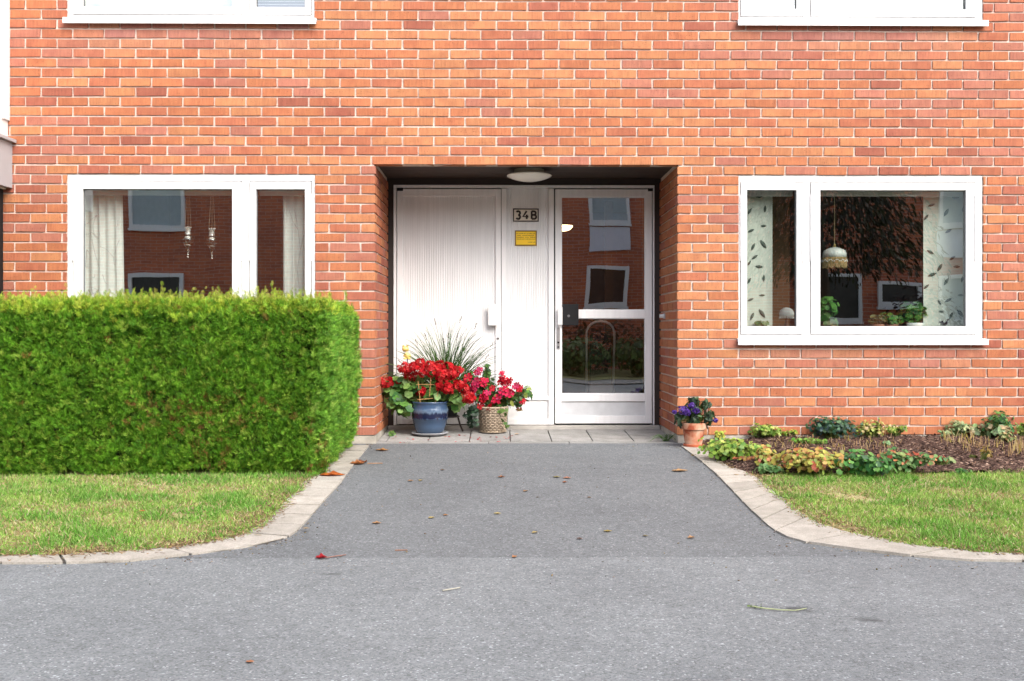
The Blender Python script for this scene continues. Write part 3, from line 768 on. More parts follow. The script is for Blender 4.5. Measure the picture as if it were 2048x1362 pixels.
for (a, b, c, d, yg, pn) in ((262, 366, 457, None, Y1, blind), (263, 366, 675, 548, Y1, darkpane), (1178, 1259, 447, None, Y2, blind), (1175, 1254, 613, 533, Y2, darkpane),
                             (1628, 1722, 640, 546, Y1, darkpane), (1757, 1836, 612, 563, Y1, darkpane), (1873, 1965, 455, None, Y1, blind), (1873, 1965, 650, 548, Y1, blind),
                             (520, 600, 300, None, Y1, blind)):
    z0 = rz(c, yg); z1 = z0 + H1 if d is None else rz(d, yg)
    w = opp_window(rx(a, yg), rx(b, yg), z0, z1, pn)
for (a, b, c, d, yg) in ((1177, 1257, 503, 448, Y2), (1873, 1965, 512, 456, Y1)):
    k = MB(); k.box(rx(a, yg), rx(b, yg), YO + .02, YO + .05, rz(c, yg), rz(d, yg) - .07); k.build('panel', panel, opp)

# ================================================================== ground
def strip(name, x0, x1, ys, dzv, mat, kind='structure', thick=0):
    g = MB(); 
    for a, b in zip(ys[:-1], ys[1:]): g.quad((x0, a, zg(a) + dzv), (x1, a, zg(a) + dzv), (x1, b, zg(b) + dzv), (x0, b, zg(b) + dzv))
    return g.build(name, mat, kind=kind)
g = MB(); g.quad((-400, -400, -.32), (400, -400, -.32), (400, 400, -.32), (-400, 400, -.32)); g.build('ground', M['turf'], kind='structure')
YS = G(1024, 1115)[1]
def st(px, py, rx_, ry_, k=.45):
    p = G(px, py); return (p[0], p[1], rx_, ry_, k)
road_m = asphalt_mat('road_asphalt', (.155, .166, .171), (.42, .42, .42), [st(1590, 1218, .075, .05), st(1740, 1240, .05, .035), st(660, 1148, .05, .03, .6)])
path_m = asphalt_mat('path_asphalt', (.123, .131, .136), (.36, .36, .36), [st(355, 1117, .1, .05, .55)])
strip('road', -40, 40, [YS, -3.5, -9.6], 0, road_m)
strip('path', -4.5, 4.5, [0.003, YS], 0.0, path_m)
strip('pavement', -40, 40, [-9.6, -11], .02, M['slab'])

# kerb lines from the photo, on the sloping ground
def curve(px):
    return [G(*p)[:2] for p in px]
RI = curve([(1362, 893), (1410, 930), (1440, 957), (1500, 1020), (1540, 1056), (1565, 1073), (1600, 1085), (1700, 1100), (1800, 1112), (1930, 1122.5), (2048, 1125)])
RO = curve([(1402, 893), (1452, 930), (1510, 955), (1562, 995), (1600, 1026), (1632, 1048), (1690, 1067), (1790, 1088), (1880, 1099), (1970, 1108), (2048, 1111)])
LI = curve([(738, 893), (704, 935), (683, 965), (640, 1012), (608, 1050), (585, 1072), (555, 1084), (470, 1100), (380, 1111), (240, 1126), (130, 1128.5), (0, 1129)])
LO = curve([(690, 893), (648, 935), (612, 962), (565, 1012), (530, 1046), (500, 1066), (470, 1076), (400, 1090), (330, 1099), (200, 1110), (120, 1112.5), (0, 1113)])
def resample(pts, n):
    pts = np.array(pts); d = np.concatenate([[0], np.cumsum(np.linalg.norm(np.diff(pts, axis=0), axis=1))])
    t = np.linspace(0, d[-1], n); return np.stack([np.interp(t, d, pts[:, i]) for i in (0, 1)], 1), d[-1]
def extend(pts, s):
    p = [np.array(q) for q in pts]; last = p[-1].copy()
    p.append(np.array([last[0] + s * .8, last[1] - .005])); return p
kbm = MB()
for inner, outer, s in ((RI, RO, 1), (LI, LO, -1)):
    i2, o2 = np.array(inner), np.array(outer)
    # walk the curve with matched parameters
    di = np.concatenate([[0], np.cumsum(np.linalg.norm(np.diff(i2, axis=0), axis=1))])
    u = np.linspace(0, 1, len(i2))
    Lt = di[-1]; cuts = [0]
    while cuts[-1] < Lt - .12: cuts.append(cuts[-1] + (random.uniform(.22, .28) if cuts[-1] < 2.9 else random.uniform(.42, .6)))
    cuts[-1] = Lt
    for a, b in zip(cuts[:-1], cuts[1:]):
        gap = .008; n = 3
        tt = np.linspace(a + gap, b - gap, n)
        ii = np.stack([np.interp(tt, di, i2[:, k]) for k in (0, 1)], 1); oo = np.stack([np.interp(tt, di, o2[:, k]) for k in (0, 1)], 1)
        sk = random.uniform(-.02, .02)
        h = random.uniform(.008, .013)
        vs = []; fs = []
        for k in range(n):
            for (q, zz) in ((ii[k], 1), (oo[k], 1), (oo[k], 0), (ii[k], 0)): vs.append((q[0], q[1], zg(q[1]) + (h if zz else -.1)))
        for k in range(n - 1):
            o_ = 4 * k
            for e in range(4): fs.append((o_ + e, o_ + (e + 1) % 4, o_ + 4 + (e + 1) % 4, o_ + 4 + e))
        fs += [(0, 1, 2, 3), tuple(range(4 * n - 4, 4 * n))]
        kbm.add(vs, fs)
    tt = np.linspace(0, Lt, 40); ii = np.stack([np.interp(tt, di, i2[:, k]) for k in (0, 1)], 1); oo = np.stack([np.interp(tt, di, o2[:, k]) for k in (0, 1)], 1)
    for k in range(39):
        kbm.quad(*[(q[0], q[1], zg(q[1]) + .0035) for q in (ii[k] * .98 + oo[k] * .02, oo[k], oo[k + 1], ii[k + 1] * .98 + oo[k + 1] * .02)], 1)
    xe = i2[-1][0]
    for j in range(18):
        xa = xe + s * (j * .55 + .004); xb = xe + s * ((j + 1) * .55 - .004)
        kbm.box(min(xa, xb), max(xa, xb), i2[-1][1], o2[-1][1], zg(i2[-1][1]) - .1, zg(i2[-1][1]) + .010)
kbm.build('kerb', [M['kerb'], plain('joint_dirt', (.06, .05, .04), .95, .2)], kind='structure')

def inpoly(P, poly):
    x, y = P[..., 0], P[..., 1]; c = np.zeros(x.shape, bool); n = len(poly)
    for i in range(n):
        x1, y1 = poly[i]; x2, y2 = poly[(i + 1) % n]
        t = ((y1 > y) != (y2 > y)) & (x < (x2 - x1) * (y - y1) / (y2 - y1 + 1e-12) + x1); c ^= t
    return c
def mid(a, b, t=.6): return [tuple(np.array(p) * (1 - t) + np.array(q) * t) for p, q in zip(a, b)]
def region(inner, outer, s, t):
    m = mid(inner, outer, t); return m + [(s * 20, m[-1][1]), (s * 20, .0), (m[0][0], .0)]
RP, LP = region(RI, RO, 1, .7), region(LI, LO, -1, .7)
ROP, LOP = region(RI, RO, 1, 1.0), region(LI, LO, -1, 1.0)
RGP, LGP = region(RI, RO, 1, .86), region(LI, LO, -1, .86)
def sheet(name, poly, xr, yr, cell, hfun, mat):
    xs = np.arange(xr[0], xr[1] + 1e-6, cell); ys = np.arange(yr[0], yr[1] + 1e-6, cell)
    XX, YY = np.meshgrid(xs, ys, indexing='ij'); P = np.stack([XX, YY], -1)
    ok = inpoly(P, poly)
    Z = np.vectorize(zg)(YY) + hfun(XX, YY)
    nx, ny = XX.shape; idx = np.arange(nx * ny).reshape(nx, ny)
    fs = []
    q = ok[:-1, :-1] & ok[1:, :-1] & ok[1:, 1:] & ok[:-1, 1:]
    for i, j in zip(*np.nonzero(q)): fs.append((idx[i, j], idx[i + 1, j], idx[i + 1, j + 1], idx[i, j + 1]))
    used = np.unique(np.array(fs).ravel()); mp = -np.ones(nx * ny, int); mp[used] = np.arange(len(used))
    V = np.stack([XX.ravel(), YY.ravel(), Z.ravel()], 1)[used]
    m = MB(); m.add(V, [tuple(mp[list(f)]) for f in fs]); return m.build(name, mat, smooth=True, kind='structure')
YBED = -1.40
lawn_h = lambda X, Y: .000 + .006 * vnoise(np.stack([X * 3, Y * 3], -1), 5)
sheet('lawn', LP, (-9, -.9), (-3.75, -.0), .05, lawn_h, M['turf'])
sheet('lawn', RP, (1.0, 9), (-3.75, YBED), .05, lawn_h, M['turf'])
def bed_h(X, Y):
    e = np.clip(np.minimum(-Y / .12 + .3, (Y - YBED) / .22), 0, 1) * np.clip((X - 1.42) / .3, 0, 1)
    q = np.array(resample(mid(RI, RO, .7), 160)[0]); dd = np.min(np.hypot(np.asarray(X)[..., None] - q[:, 0], np.asarray(Y)[..., None] - q[:, 1]), -1); ed = np.clip(dd / .16, 0, 1)
    return .004 * (1 - ed) - .004 + ed * (.012 + e * (.015 + .035 * vnoise(np.stack([X * 2.2, Y * 2.2], -1), 9)) + .022 * vnoise(np.stack([X * 16, Y * 16], -1), 2) + .012 * vnoise(np.stack([X * 45, Y * 45], -1), 4))
def GB(px, py):
    d = ray(px, py); z = 0.0
    for _ in range(14):
        p = CAM + d * ((z - CAM[2]) / d[2])
        if p[1] > -.05: p = W(px, py, -.05)
        z = zg(p[1]) + float(bed_h(np.array(p[0]), np.array(p[1])))
    p = np.array([p[0], min(p[1], -.05), z]); return p
def bed_z(x, y): return zg(y) + float(bed_h(np.array(x), np.array(y)))
sheet('flower_bed_soil', RP, (1.2, 7), (YBED - .03, -.002), .022, bed_h, M['soil'])

# paving slabs inside the recess and the strip in front
pv = MB(); x = WX(773, .15) - .336 * 2
while x < RXR + .3:
    a, b_ = max(x, RXL - .003) + .004, min(x + .336, RXR + .003) - .004
    if b_ - a > .02:
        for (ya, yb) in ((.15, .49), (.498, .86)):
            dz_ = random.uniform(-.0015, .0015); pv.add([(a, ya, -.06), (b_, ya, -.06), (b_, yb, -.06), (a, yb, -.06), (a, ya, zg(ya) + dz_), (b_, ya, zg(ya) + dz_), (b_, yb, zg(yb) + dz_), (a, yb, zg(yb) + dz_)], [(0, 3, 2, 1), (4, 5, 6, 7), (0, 1, 5, 4), (1, 2, 6, 5), (2, 3, 7, 6), (3, 0, 4, 7)])
    x += .336
x = RXL - .2
pv.box(RXL + .0, RXL + .26, .006, .142, -.06, 0); pv.box(RXL + .268, RXL + .9, .006, .142, -.06, .001); pv.box(RXL + .908, RXL + 1.55, .006, .142, -.06, -.001); pv.box(RXL + 1.558, RXR, .006, .142, -.06, 0.001)
pv.build('paving', M['slab'], kind='structure', bevel=.003)
u = MB(); u.quad((RXL - .05, 0.004, -.012), (RXR + .05, 0.004, -.012), (RXR + .05, 1.0, -.012), (RXL - .05, 1.0, -.012)); u.build('paving_bed', M['soil'], kind='structure')
# ================================================================== leaves, flowers: templates
def t_round(n=12, scal=.1, cup=.25, notch=True):
    """lobed round leaf in the xz plane, stalk at origin, growing along +z, length 1"""
    vs = [(0, 0, .42)]; 
    for k in range(n):
        a = 2 * math.pi * (k + .5) / n - math.pi / 2
        r = .5 * (1 + (scal if k % 2 else -scal))
        if notch and k in (0, n - 1): r *= .75
        vs.append((r * math.cos(a) * 1.1, cup * r * r * 1.6 - .02 * (k % 2), .5 + r * math.sin(a)))
    return vs, [(0, 1 + k, 1 + (k + 1) % n) for k in range(n)]
def t_lance(w=.16, bend=.25, fold=.05, n=4):
    vs = []; fs = []
    for i in range(n + 1):
        t = i / n; ww = w * math.sin(math.pi * min(1, t * .93 + .07)) ** .8
        y = -bend * t * t
        vs += [(-ww, y + fold, t), (0, y, t), (ww, y + fold, t)]
    for i in range(n):
        a = 3 * i; fs += [(a, a + 1, a + 4, a + 3), (a + 1, a + 2, a + 5, a + 4)]
    return vs, fs
def t_lobed(seg=5, w=.5):
    """deeply cut leaf: several pointed lobes from the base"""
    vs = [(0, 0, 0)]; fs = []
    for k in range(seg):
        a = (k - (seg - 1) / 2) * (2.3 / seg); l = 1 - .12 * abs(k - (seg - 1) / 2)
        d = (math.sin(a), math.cos(a)); p = (math.cos(a), -math.sin(a)); b = len(vs); ww = .17 * w / .5
        vs += [(d[0] * l * .5 - p[0] * ww, .03, d[1] * l * .5 - p[1] * ww), (d[0] * l, -.06, d[1] * l), (d[0] * l * .5 + p[0] * ww, .03, d[1] * l * .5 + p[1] * ww)]
        fs.append((0, b, b + 1, b + 2))
    return vs, fs
def t_flower5(w=.42, tr=.15):
    """five petals, facing +z, radius 1"""
    vs = [(0, 0, -tr)]; fs = []
    for k in range(5):
        a = 2 * math.pi * k / 5; b = len(vs)
        for da, r, z in ((-.5, .55, .0), (-.42, .95, -.05), (0, 1.02, .04), (.42, .95, -.02), (.5, .55, .02)):
            vs.append((r * math.cos(a + da), r * math.sin(a + da), z))
        fs += [(0, b, b + 1, b + 2), (0, b + 2, b + 3, b + 4)]
    return vs, fs
def t_spray():
    """flat conifer spray, a stem with pairs of thin scaly side shoots, along +z"""
    vs = []; fs = []
    def blade(o, d, l, w, by):
        d = np.array(d) / np.linalg.norm(d); p = np.array([d[1], -d[0]])
        b = len(vs); o = np.array(o)
        for q, yy in ((o, 0), (o + d * l * .6 - p * w, by * .4), (o + d * l, by), (o + d * l * .6 + p * w, by * .4)):
            vs.append((q[0], yy, q[1]))
        fs.append((b, b + 1, b + 2, b + 3))
    blade((0, 0), (0, 1), 1, .042, -.12)
    for z, l in ((.05, .55), (.32, .52), (.58, .36)):
        for s in (-1, 1): blade((0, z + .06 * s), (s * .75, .8), l, .042, -.2 * s)
    return vs, fs

def pick(cols, n, w=None):
    c = np.array([lin(*x) for x in cols]) / 2.0
    i = rng.choice(len(cols), n, p=(None if w is None else np.array(w) / sum(w)))
    return c[i] * rng.uniform(.8, 1.2, (n, 1)) * rng.uniform(.94, 1.06, (n, 3))

def rand_dir(n): return nrm(rng.normal(size=(n, 3)))

def leaf_cloud(parent, name, base, cen, rad3, n, size, tmpl, cols, w=None, lumps=0, mat='leaf', up=.6, front=.5, low=-.6, stems=True, shell=.45, stemcol=(110, 125, 60), droop=0.0):
    cen = np.array(cen, float); rad3 = np.array(rad3, float); base = np.array(base, float)
    d = rand_dir(n * 3); d = d[d[:, 2] > low][:n]; n = len(d)
    r = rng.uniform(shell, 1, (n, 1)) ** .6
    P = cen + d * r * rad3 * rng.uniform(.85, 1.12, (n, 1))
    if lumps:
        lc = nrm(rng.normal(size=(lumps, 3))) * rng.uniform(.25, .85, (lumps, 1)); lc[:, 2] = np.abs(lc[:, 2]) * rng.uniform(-.9, .7, lumps)
        li = rng.integers(0, lumps, n); P = cen + (lc[li] + d * r * rng.uniform(.36, .72, lumps)[li][:, None]) * rad3
        P[:, 2] = np.maximum(P[:, 2], base[2] + .012)
    fac = nrm(d * .8 + np.array([0, -front, up]) + rng.normal(size=(n, 3)) * .35)
    grow = nrm(np.cross(np.cross(fac, d + rng.normal(size=(n, 3)) * .5), fac)); grow[:, 2] -= droop; grow = nrm(grow)
    s = size * rng.uniform(.65, 1.2, n)
    R = frames(grow, fac, s)
    T = P - grow * s[:, None] * .5
    o = scatter(name, tmpl[0], tmpl[1], R, T, pick(cols, n, w), M[mat], parent)
    if stems:
        mb = MB(); sc_ = np.array(lin(*stemcol)) / 2
        for i in rng.choice(n, min(n, 90), replace=False):
            a = base + np.array([*rng.normal(size=2) * rad3[:2] * .15, 0]); b = T[i]; m = (a + b) / 2 + np.array([0, 0, .25 * np.linalg.norm(b[:2] - a[:2])])
            mb.tube([a, a * .25 + m * .5 + b * .25, b], [.0022, .0018, .0012], 4, 0, tuple(sc_), cap=False)
        mb.build('stems', M['stem'], parent, color=True)
    return o

T_ROUND, T_ROUND2 = t_round(12, .08, .3), t_round(14, .12, .15)
T_LANCE, T_OVAL, T_LOBED, T_FL, T_SPRAY = t_lance(.15, .3), t_lance(.3, .2, .07), t_lobed(5), t_flower5(), t_spray()

# ================================================================== thuja hedge
HX0, HX1, HY0, HY1, HZ1 = -3.95, -1.145, -1.46, -.16, 1.115
hedge = thing('hedge', 'clipped green thuja hedge left of the entrance path', 'hedge', ((HX0 + HX1) / 2, -.8, -.03))
def hedge_bulge(P):      # slow swelling of neighbouring plants
    return .05 * (vnoise(P * np.array([2.4, 2.4, 1.1]), 11) - .5) + .045 * (vnoise(P * 7, 12) - .5)
def hedge_pts(n, face):
    u = rng.uniform(0, 1, (n, 2))
    if face == 'front': P = np.stack([HX0 + u[:, 0] * (HX1 - HX0), np.full(n, HY0), u[:, 1] * HZ1], 1); nn = np.array([0, -1, 0.])
    elif face == 'side': P = np.stack([np.full(n, HX1), HY0 + u[:, 0] * (HY1 - HY0), u[:, 1] * HZ1], 1); nn = np.array([1., 0, 0])
    elif face == 'back': P = np.stack([HX0 + u[:, 0] * (HX1 - HX0), np.full(n, HY1), u[:, 1] * HZ1], 1); nn = np.array([0, 1., 0])
    elif face == 'left': P = np.stack([np.full(n, HX0), HY0 + u[:, 0] * (HY1 - HY0), u[:, 1] * HZ1], 1); nn = np.array([-1., 0, 0])
    else: P = np.stack([HX0 + u[:, 0] * (HX1 - HX0), HY0 + u[:, 1] * (HY1 - HY0), np.full(n, HZ1)], 1); nn = np.array([0, 0, 1.])
    # rounded corners: pull in near the vertical edge and the top edge, taper at the foot
    cx = np.clip((P[:, 0] - (HX1 - .14)) / .14, 0, 1); cy = np.clip(((HY0 + .14) - P[:, 1]) / .14, 0, 1); cz = np.clip((P[:, 2] - (HZ1 - .10)) / .10, 0, 1)
    if face == 'front': P[:, 1] += .035 * cx ** 2 + .03 * cz ** 2 + .03 * np.clip((.1 - P[:, 2]) / .1, 0, 1)
    if face == 'side': P[:, 0] -= .04 * cy ** 2 + .04 * cz ** 2 - .035 * np.sin(P[:, 2] / HZ1 * 3.0) + .03 * np.clip((.28 - P[:, 2]) / .28, 0, 1)
    if face == 'top': P[:, 2] -= .04 * np.maximum(cx, cy) ** 2 
    b = hedge_bulge(P)
    return P, nn, b
Rs, Ts, Cs = [], [], []
for face, ncl, k in (('front', 14500, 8), ('side', 6000, 8), ('top', 4400, 7), ('back', 500, 6), ('left', 300, 6)):
    P, nn, b = hedge_pts(ncl, face)
    if face in ('front', 'side'):
        kp = P[:, 2] > .012 + .10 * np.clip(vnoise(np.stack([(P[:, 0] + P[:, 1]) * 7, P[:, 2] * 0], 1), 91) - .3, 0, 1); P, b = P[kp], b[kp]; ncl = len(P)
    P = P + nn * (b + .012 - rng.uniform(0, 1, ncl) ** 1.25 * .085)[:, None]           # tips of each branchlet
    if face == 'top': P[:, 2] += .045 * (vnoise(P[:, :2] * 9, 61) - .4)
    P[:, 2] += np.vectorize(zg)(P[:, 1]) * (1 - P[:, 2] / HZ1)
    g0 = nrm(nn * (.95 if face != 'top' else .4) + np.array([0, 0, .75]) + rng.normal(size=(ncl, 3)) * .28)
    ln_ = rng.uniform(.034, .060, ncl); base_ = P - g0 * ln_[:, None]
    cl = pick([(110, 170, 44), (130, 188, 52), (88, 144, 38), (156, 204, 66), (178, 214, 84)], ncl, [4, 4, 3, 2, 1]) * 1.2
    if face == 'side': cl = cl * np.array([1.12, 1.08, 1.5])  # side sprays paler: stronger light on that face put into the colour
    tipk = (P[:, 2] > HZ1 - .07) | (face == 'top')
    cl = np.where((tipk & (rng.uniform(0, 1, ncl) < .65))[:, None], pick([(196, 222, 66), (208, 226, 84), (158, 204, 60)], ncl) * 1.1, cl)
    br = ((vnoise(P * 2.6, 33) > .70) & (rng.uniform(0, 1, ncl) < .20)) | (rng.uniform(0, 1, ncl) < .01)
    cl = np.where(br[:, None], pick([(170, 140, 70), (176, 120, 74), (160, 150, 74)], ncl), cl)
    cl = cl * (.84 + .32 * vnoise(P * np.array([4.5, 4.5, 2.2]), 21)[:, None])
    n = ncl * k; i = np.repeat(np.arange(ncl), k)
    g = nrm(g0[i] + rng.normal(size=(n, 3)) * .42); s = ln_[i] * rng.uniform(.65, 1.08, n)
    fac = nrm(nn * .9 + rng.normal(size=(n, 3)) * .7)
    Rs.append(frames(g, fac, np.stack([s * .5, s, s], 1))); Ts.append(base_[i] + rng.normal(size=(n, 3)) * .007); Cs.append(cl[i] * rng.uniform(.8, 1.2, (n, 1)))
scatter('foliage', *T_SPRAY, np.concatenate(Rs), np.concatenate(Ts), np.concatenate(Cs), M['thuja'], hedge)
# untrimmed tips along the top
tip = MB(); RsT, TsT = [], []
for px, py in ((325, 562), (437, 566), (545, 560), (560, 575), (500, 580), (300, 578), (285, 574), (600, 578), (430, 582), (240, 582), (690, 580), (20, 583), (100, 586), (370, 580), (463, 578), (660, 584)):
    p = W(px, py, HY0 + random.uniform(.1, .4)); q = np.array([p[0] + random.uniform(-.01, .01), p[1], HZ1 - .04])
    h = max(p[2] - q[2], .05)
    for k in range(12):
        t = k / 11; RsT.append(nrm(np.array([random.uniform(-.9, .9), random.uniform(-.3, .3), 1.0 + t]))); TsT.append(q + (p - q) * t * .8)
for i in range(420):
    q = np.array([random.uniform(HX0, HX1 - .02), HY0 + .04 + abs(random.gauss(0, .25)), HZ1 - .02]); h = max(.015, random.gauss(.035, .022)); ln_ = np.array([random.gauss(0, .25), random.gauss(0, .2), 1.0]) * h
    for k in range(4): RsT.append(nrm(np.array([random.uniform(-.8, .8), random.uniform(-.5, .5), 1.2]))); TsT.append(q + ln_ * k / 3)
g = np.array(RsT); n = len(g)
scatter('tips', *T_SPRAY, frames(g, nrm(rng.normal(size=(n, 3)) * .4 + np.array([0, -1, 0])), rng.uniform(.022, .040, n)), np.array(TsT), pick([(196, 220, 76), (176, 210, 66), (206, 210, 96)], n), M['thuja'], hedge)
hb = MB()
hb.box(HX0 + .11, HX1 - .12, HY0 + .115, HY1 - .10, .06, HZ1 - .10)  # solid dark core added inside the sprays to block light through the hedge
x = HX0 + .25
while x < HX1 - .15:
    for y in (HY0 + .3, HY1 - .3):
        hb.tube([(x, y, -.08), (x + .02, y, .05), (x + .03, y, .2)], [.03, .025, .02], 8)
        for q in range(5): hb.tube([(x, y, .04 + .02 * q), (x + random.uniform(-.2, .2), y - random.uniform(0, .25), .12 + random.uniform(0, .1))], [.008, .003], 5)
    x += .42
hb.build('branches_and_shade_core', M['twig'], hedge)

# ================================================================== grass
def grass(name, poly, xr, yr, n, seed, greens, dry, margin_fn=None, length=(.014, .036)):
    P = np.stack([rng.uniform(*xr, n), rng.uniform(*yr, n)], 1)
    ed = (vnoise(np.stack([P[:, 0] * 9, P[:, 1] * 9], 1), seed) - .5) * .14
    P2 = P.copy(); keep = inpoly(P, poly)
    # blades thin out towards the kerb
    for dd, pr in ((.05, .45), (.12, .75)):
        ins = inpoly(P + np.array([-dd if poly[0][0] > 0 else dd, dd * .6]) + ed[:, None] * np.array([-1 if poly[0][0] > 0 else 1, 1]), poly)
        keep &= ins | (rng.uniform(0, 1, n) < pr)
    m = vnoise(np.stack([P[:, 0] * 2.4, P[:, 1] * 3.2], 1), seed + 1) * .6 + vnoise(np.stack([P[:, 0] * 8, P[:, 1] * 8], 1), seed + 2) * .4
    bare = m < .33
    keep &= ~(bare & (rng.uniform(0, 1, n) < .82))
    P, m = P[keep], m[keep]; n = len(P)
    z = np.vectorize(zg)(P[:, 1]) + .004
    s = rng.uniform(*length, n) * (.55 + .8 * m)
    g = nrm(np.stack([rng.normal(size=n) * .8, rng.normal(size=n) * .8, np.full(n, 1.0)], 1))
    flat = rng.uniform(0, 1, n) < .3; g[flat, 2] = .25; g = nrm(g)
    wd_ = rng.uniform(.0018, .0036, n)
    c = pick(greens, n); cd_ = pick(dry, n) * 1.15
    lush = np.clip((vnoise(np.stack([P[:, 0] * 5, P[:, 1] * 6], 1), seed + 3) - .45) * 4, 0, 1); s = s * (1 + .45 * lush); c = c * (1.32 - .38 * lush[:, None] * np.array([1.3, .6, 1.2]))
    isdry = rng.uniform(0, 1, n) < np.clip(1.06 - m * 1.5, .10, .92) * (1 - .6 * lush)
    c = np.where((isdry | flat & (rng.uniform(0, 1, n) < .5))[:, None], cd_, c)
    R = frames(g, nrm(rng.normal(size=(n, 3))), np.stack([wd_, s, s], 1))
    tv = [(-1, 0, 0), (1, 0, 0), (.8, -.08, .5), (-.8, -.08, .5), (0, -.3, 1)]; tf = [(0, 1, 2, 3), (3, 2, 4)]
    return scatter(name, tv, tf, R, np.stack([P[:, 0], P[:, 1], z], 1), c, M['blade'], None, kind='stuff')
GREENS = [(150, 196, 84), (168, 208, 98), (134, 184, 72), (186, 214, 116), (196, 214, 130)]
DRY = [(226, 208, 156), (214, 192, 138), (232, 218, 176), (200, 170, 124)]
grass('grass', LGP, (-4.3, -1.0), (-3.55, -1.44), 130000, 41, GREENS, DRY)
grass('grass', RGP, (1.1, 4.3), (-3.55, YBED + .015), 120000, 51, GREENS, DRY)
# verge across the road
strip('verge', -40, 40, [-11, -16], .03, M['turf'])

# ================================================================== pots by the door
def pt(px, py, Y): return W(px, py, Y)
# --- red geranium in the blue pot
YG = .50; gx = WX(860, YG)
ger = thing('potted_geranium', 'bushy red geranium in a blue glazed pot beside the left door', 'potted plant', (gx, YG, 0))
pm = MB(); R1 = .155
pm.lathe([(.095, .0), (.118, .012), (.135, .06), (.150, .12), (.1545, .123), (.153, .13), (.157, .19), (.1585, .2), (.156, .206), (.152, .235), (.153, .25), (.160, .258), (.160, .268), (.148, .268), (.146, .24), (.14, .225), (.001, .225)], (gx, YG, .02 + zg(YG)), 40)
po = pm.build('pot', M['glaze'], ger, smooth=True)
po.data.transform(Matrix.Translation((-gx, -YG, -.02 - zg(YG)))); po.location = (gx, YG, .02 + zg(YG))
pm = MB(); pm.lathe([(.001, .002), (.12, .002), (.152, .018), (.158, .024), (.15, .026), (.118, .012), (.001, .012)], (gx, YG, zg(YG)), 40); pm.build('saucer', M['saucer'], ger, smooth=True)
pm = MB(); pm.lathe([(.001, .236), (.145, .23)], (gx, YG, .02 + zg(YG)), 24); pm.build('soil', M['soil'], ger)
GG = [(96, 152, 64), (118, 176, 80), (144, 198, 100), (70, 122, 62), (166, 212, 118)]
def blob(parent, nm, pxs, base, n, size, tmpl, cols, depth=.1, Y=YG, **k):
    """leaves filling patches given as (px, py, rx_px, ry_px, weight)"""
    tot = sum(b[4] for b in pxs); obs = []
    for (px, py, rx_, ry_, w_) in pxs:
        f = 2000 / (Y + 8)
        leaf_cloud(parent, nm, base, pt(px, py, Y), (rx_ / f, depth, ry_ / f), max(4, int(n * w_ / tot)), size, tmpl, cols, **k)
gb0 = (gx, YG, .25)
blob(ger, 'leaves', [(790, 795, 24, 26, 2), (812, 812, 24, 22, 2.4), (835, 775, 40, 22, 3), (870, 788, 40, 18, 2.4), (912, 800, 18, 22, 1.6), (800, 765, 30, 14, 1.2)], gb0, 330, .066, T_ROUND, GG, depth=.13, low=-1, shell=.2)
def head(parent, p, r, cols, n=34, size=.019, name='flower_head', tm=None):
    d = rand_dir(n); d = d[d[:, 1] < .55]; n = len(d)
    P = np.array(p) + d * r * rng.uniform(.75, 1.05, (n, 1)) * np.array([1.08, 1, .85])
    fac = nrm(d + rng.normal(size=(n, 3)) * .35)
    up_ = nrm(np.cross(fac, rng.normal(size=(n, 3))))
    R = np.stack([np.cross(up_, fac), up_, fac], -1) * (size * rng.uniform(.8, 1.2, n))[:, None, None]
    tm = tm or T_FL
    return scatter(name, tm[0], tm[1], R, P, pick(cols, n), M['petal'], parent)
RED = [(252, 44, 54), (244, 30, 44), (255, 78, 76), (226, 22, 40)]
o4 = lambda x, y: (740 + x / 4.54, 600 + y / 4.54)
mbs = MB()
for (x, y, r) in ((145, 745, 56), (318, 618, 58), (365, 682, 56), (455, 572, 42), (468, 640, 60), (560, 645, 62), (632, 598, 48), (652, 682, 60), (705, 612, 52), (738, 678, 46), (790, 640, 44), (465, 828, 48), (655, 768, 52), (705, 805, 48), (798, 770, 44), (852, 806, 44), (896, 882, 54), (262, 736, 22), (545, 590, 40), (400, 600, 40)):
    px, py = o4(x, y); Y = YG - random.uniform(.06, .15); p = pt(px, py, Y); rr = r / 4.54 / (2000 / (Y + 8))
    head(ger, p, rr * 1.08, RED, n=int(34 + 700 * rr))
    q = np.array([gx + (p[0] - gx) * .35, YG - .02, .25]); mbs.tube([q, (q + p) / 2 + np.array([(p[0] - gx) * .15, 0, .02]), p], [.003, .0025, .002], 5, 0, tuple(np.array(lin(130, 150, 80)) / 2), cap=False)
mbs.build('flower_stalks', M['stem'], ger, color=True)
tr = MB(); tc_ = tuple(np.array(lin(222, 170, 110)) / 2)     # little cane trellis
for (a, b) in (((436, 735), (460, 965)), ((552, 690), (540, 880)), ((618, 830), (590, 950)), ((420, 768), (605, 768)), ((430, 905), (575, 893))):
    tr.tube([pt(*o4(*a), YG - .13), pt(*o4(*b), YG - .13)], .0032, 6, 0, tc_)
tr.build('trellis', M['stem'], ger, color=True)

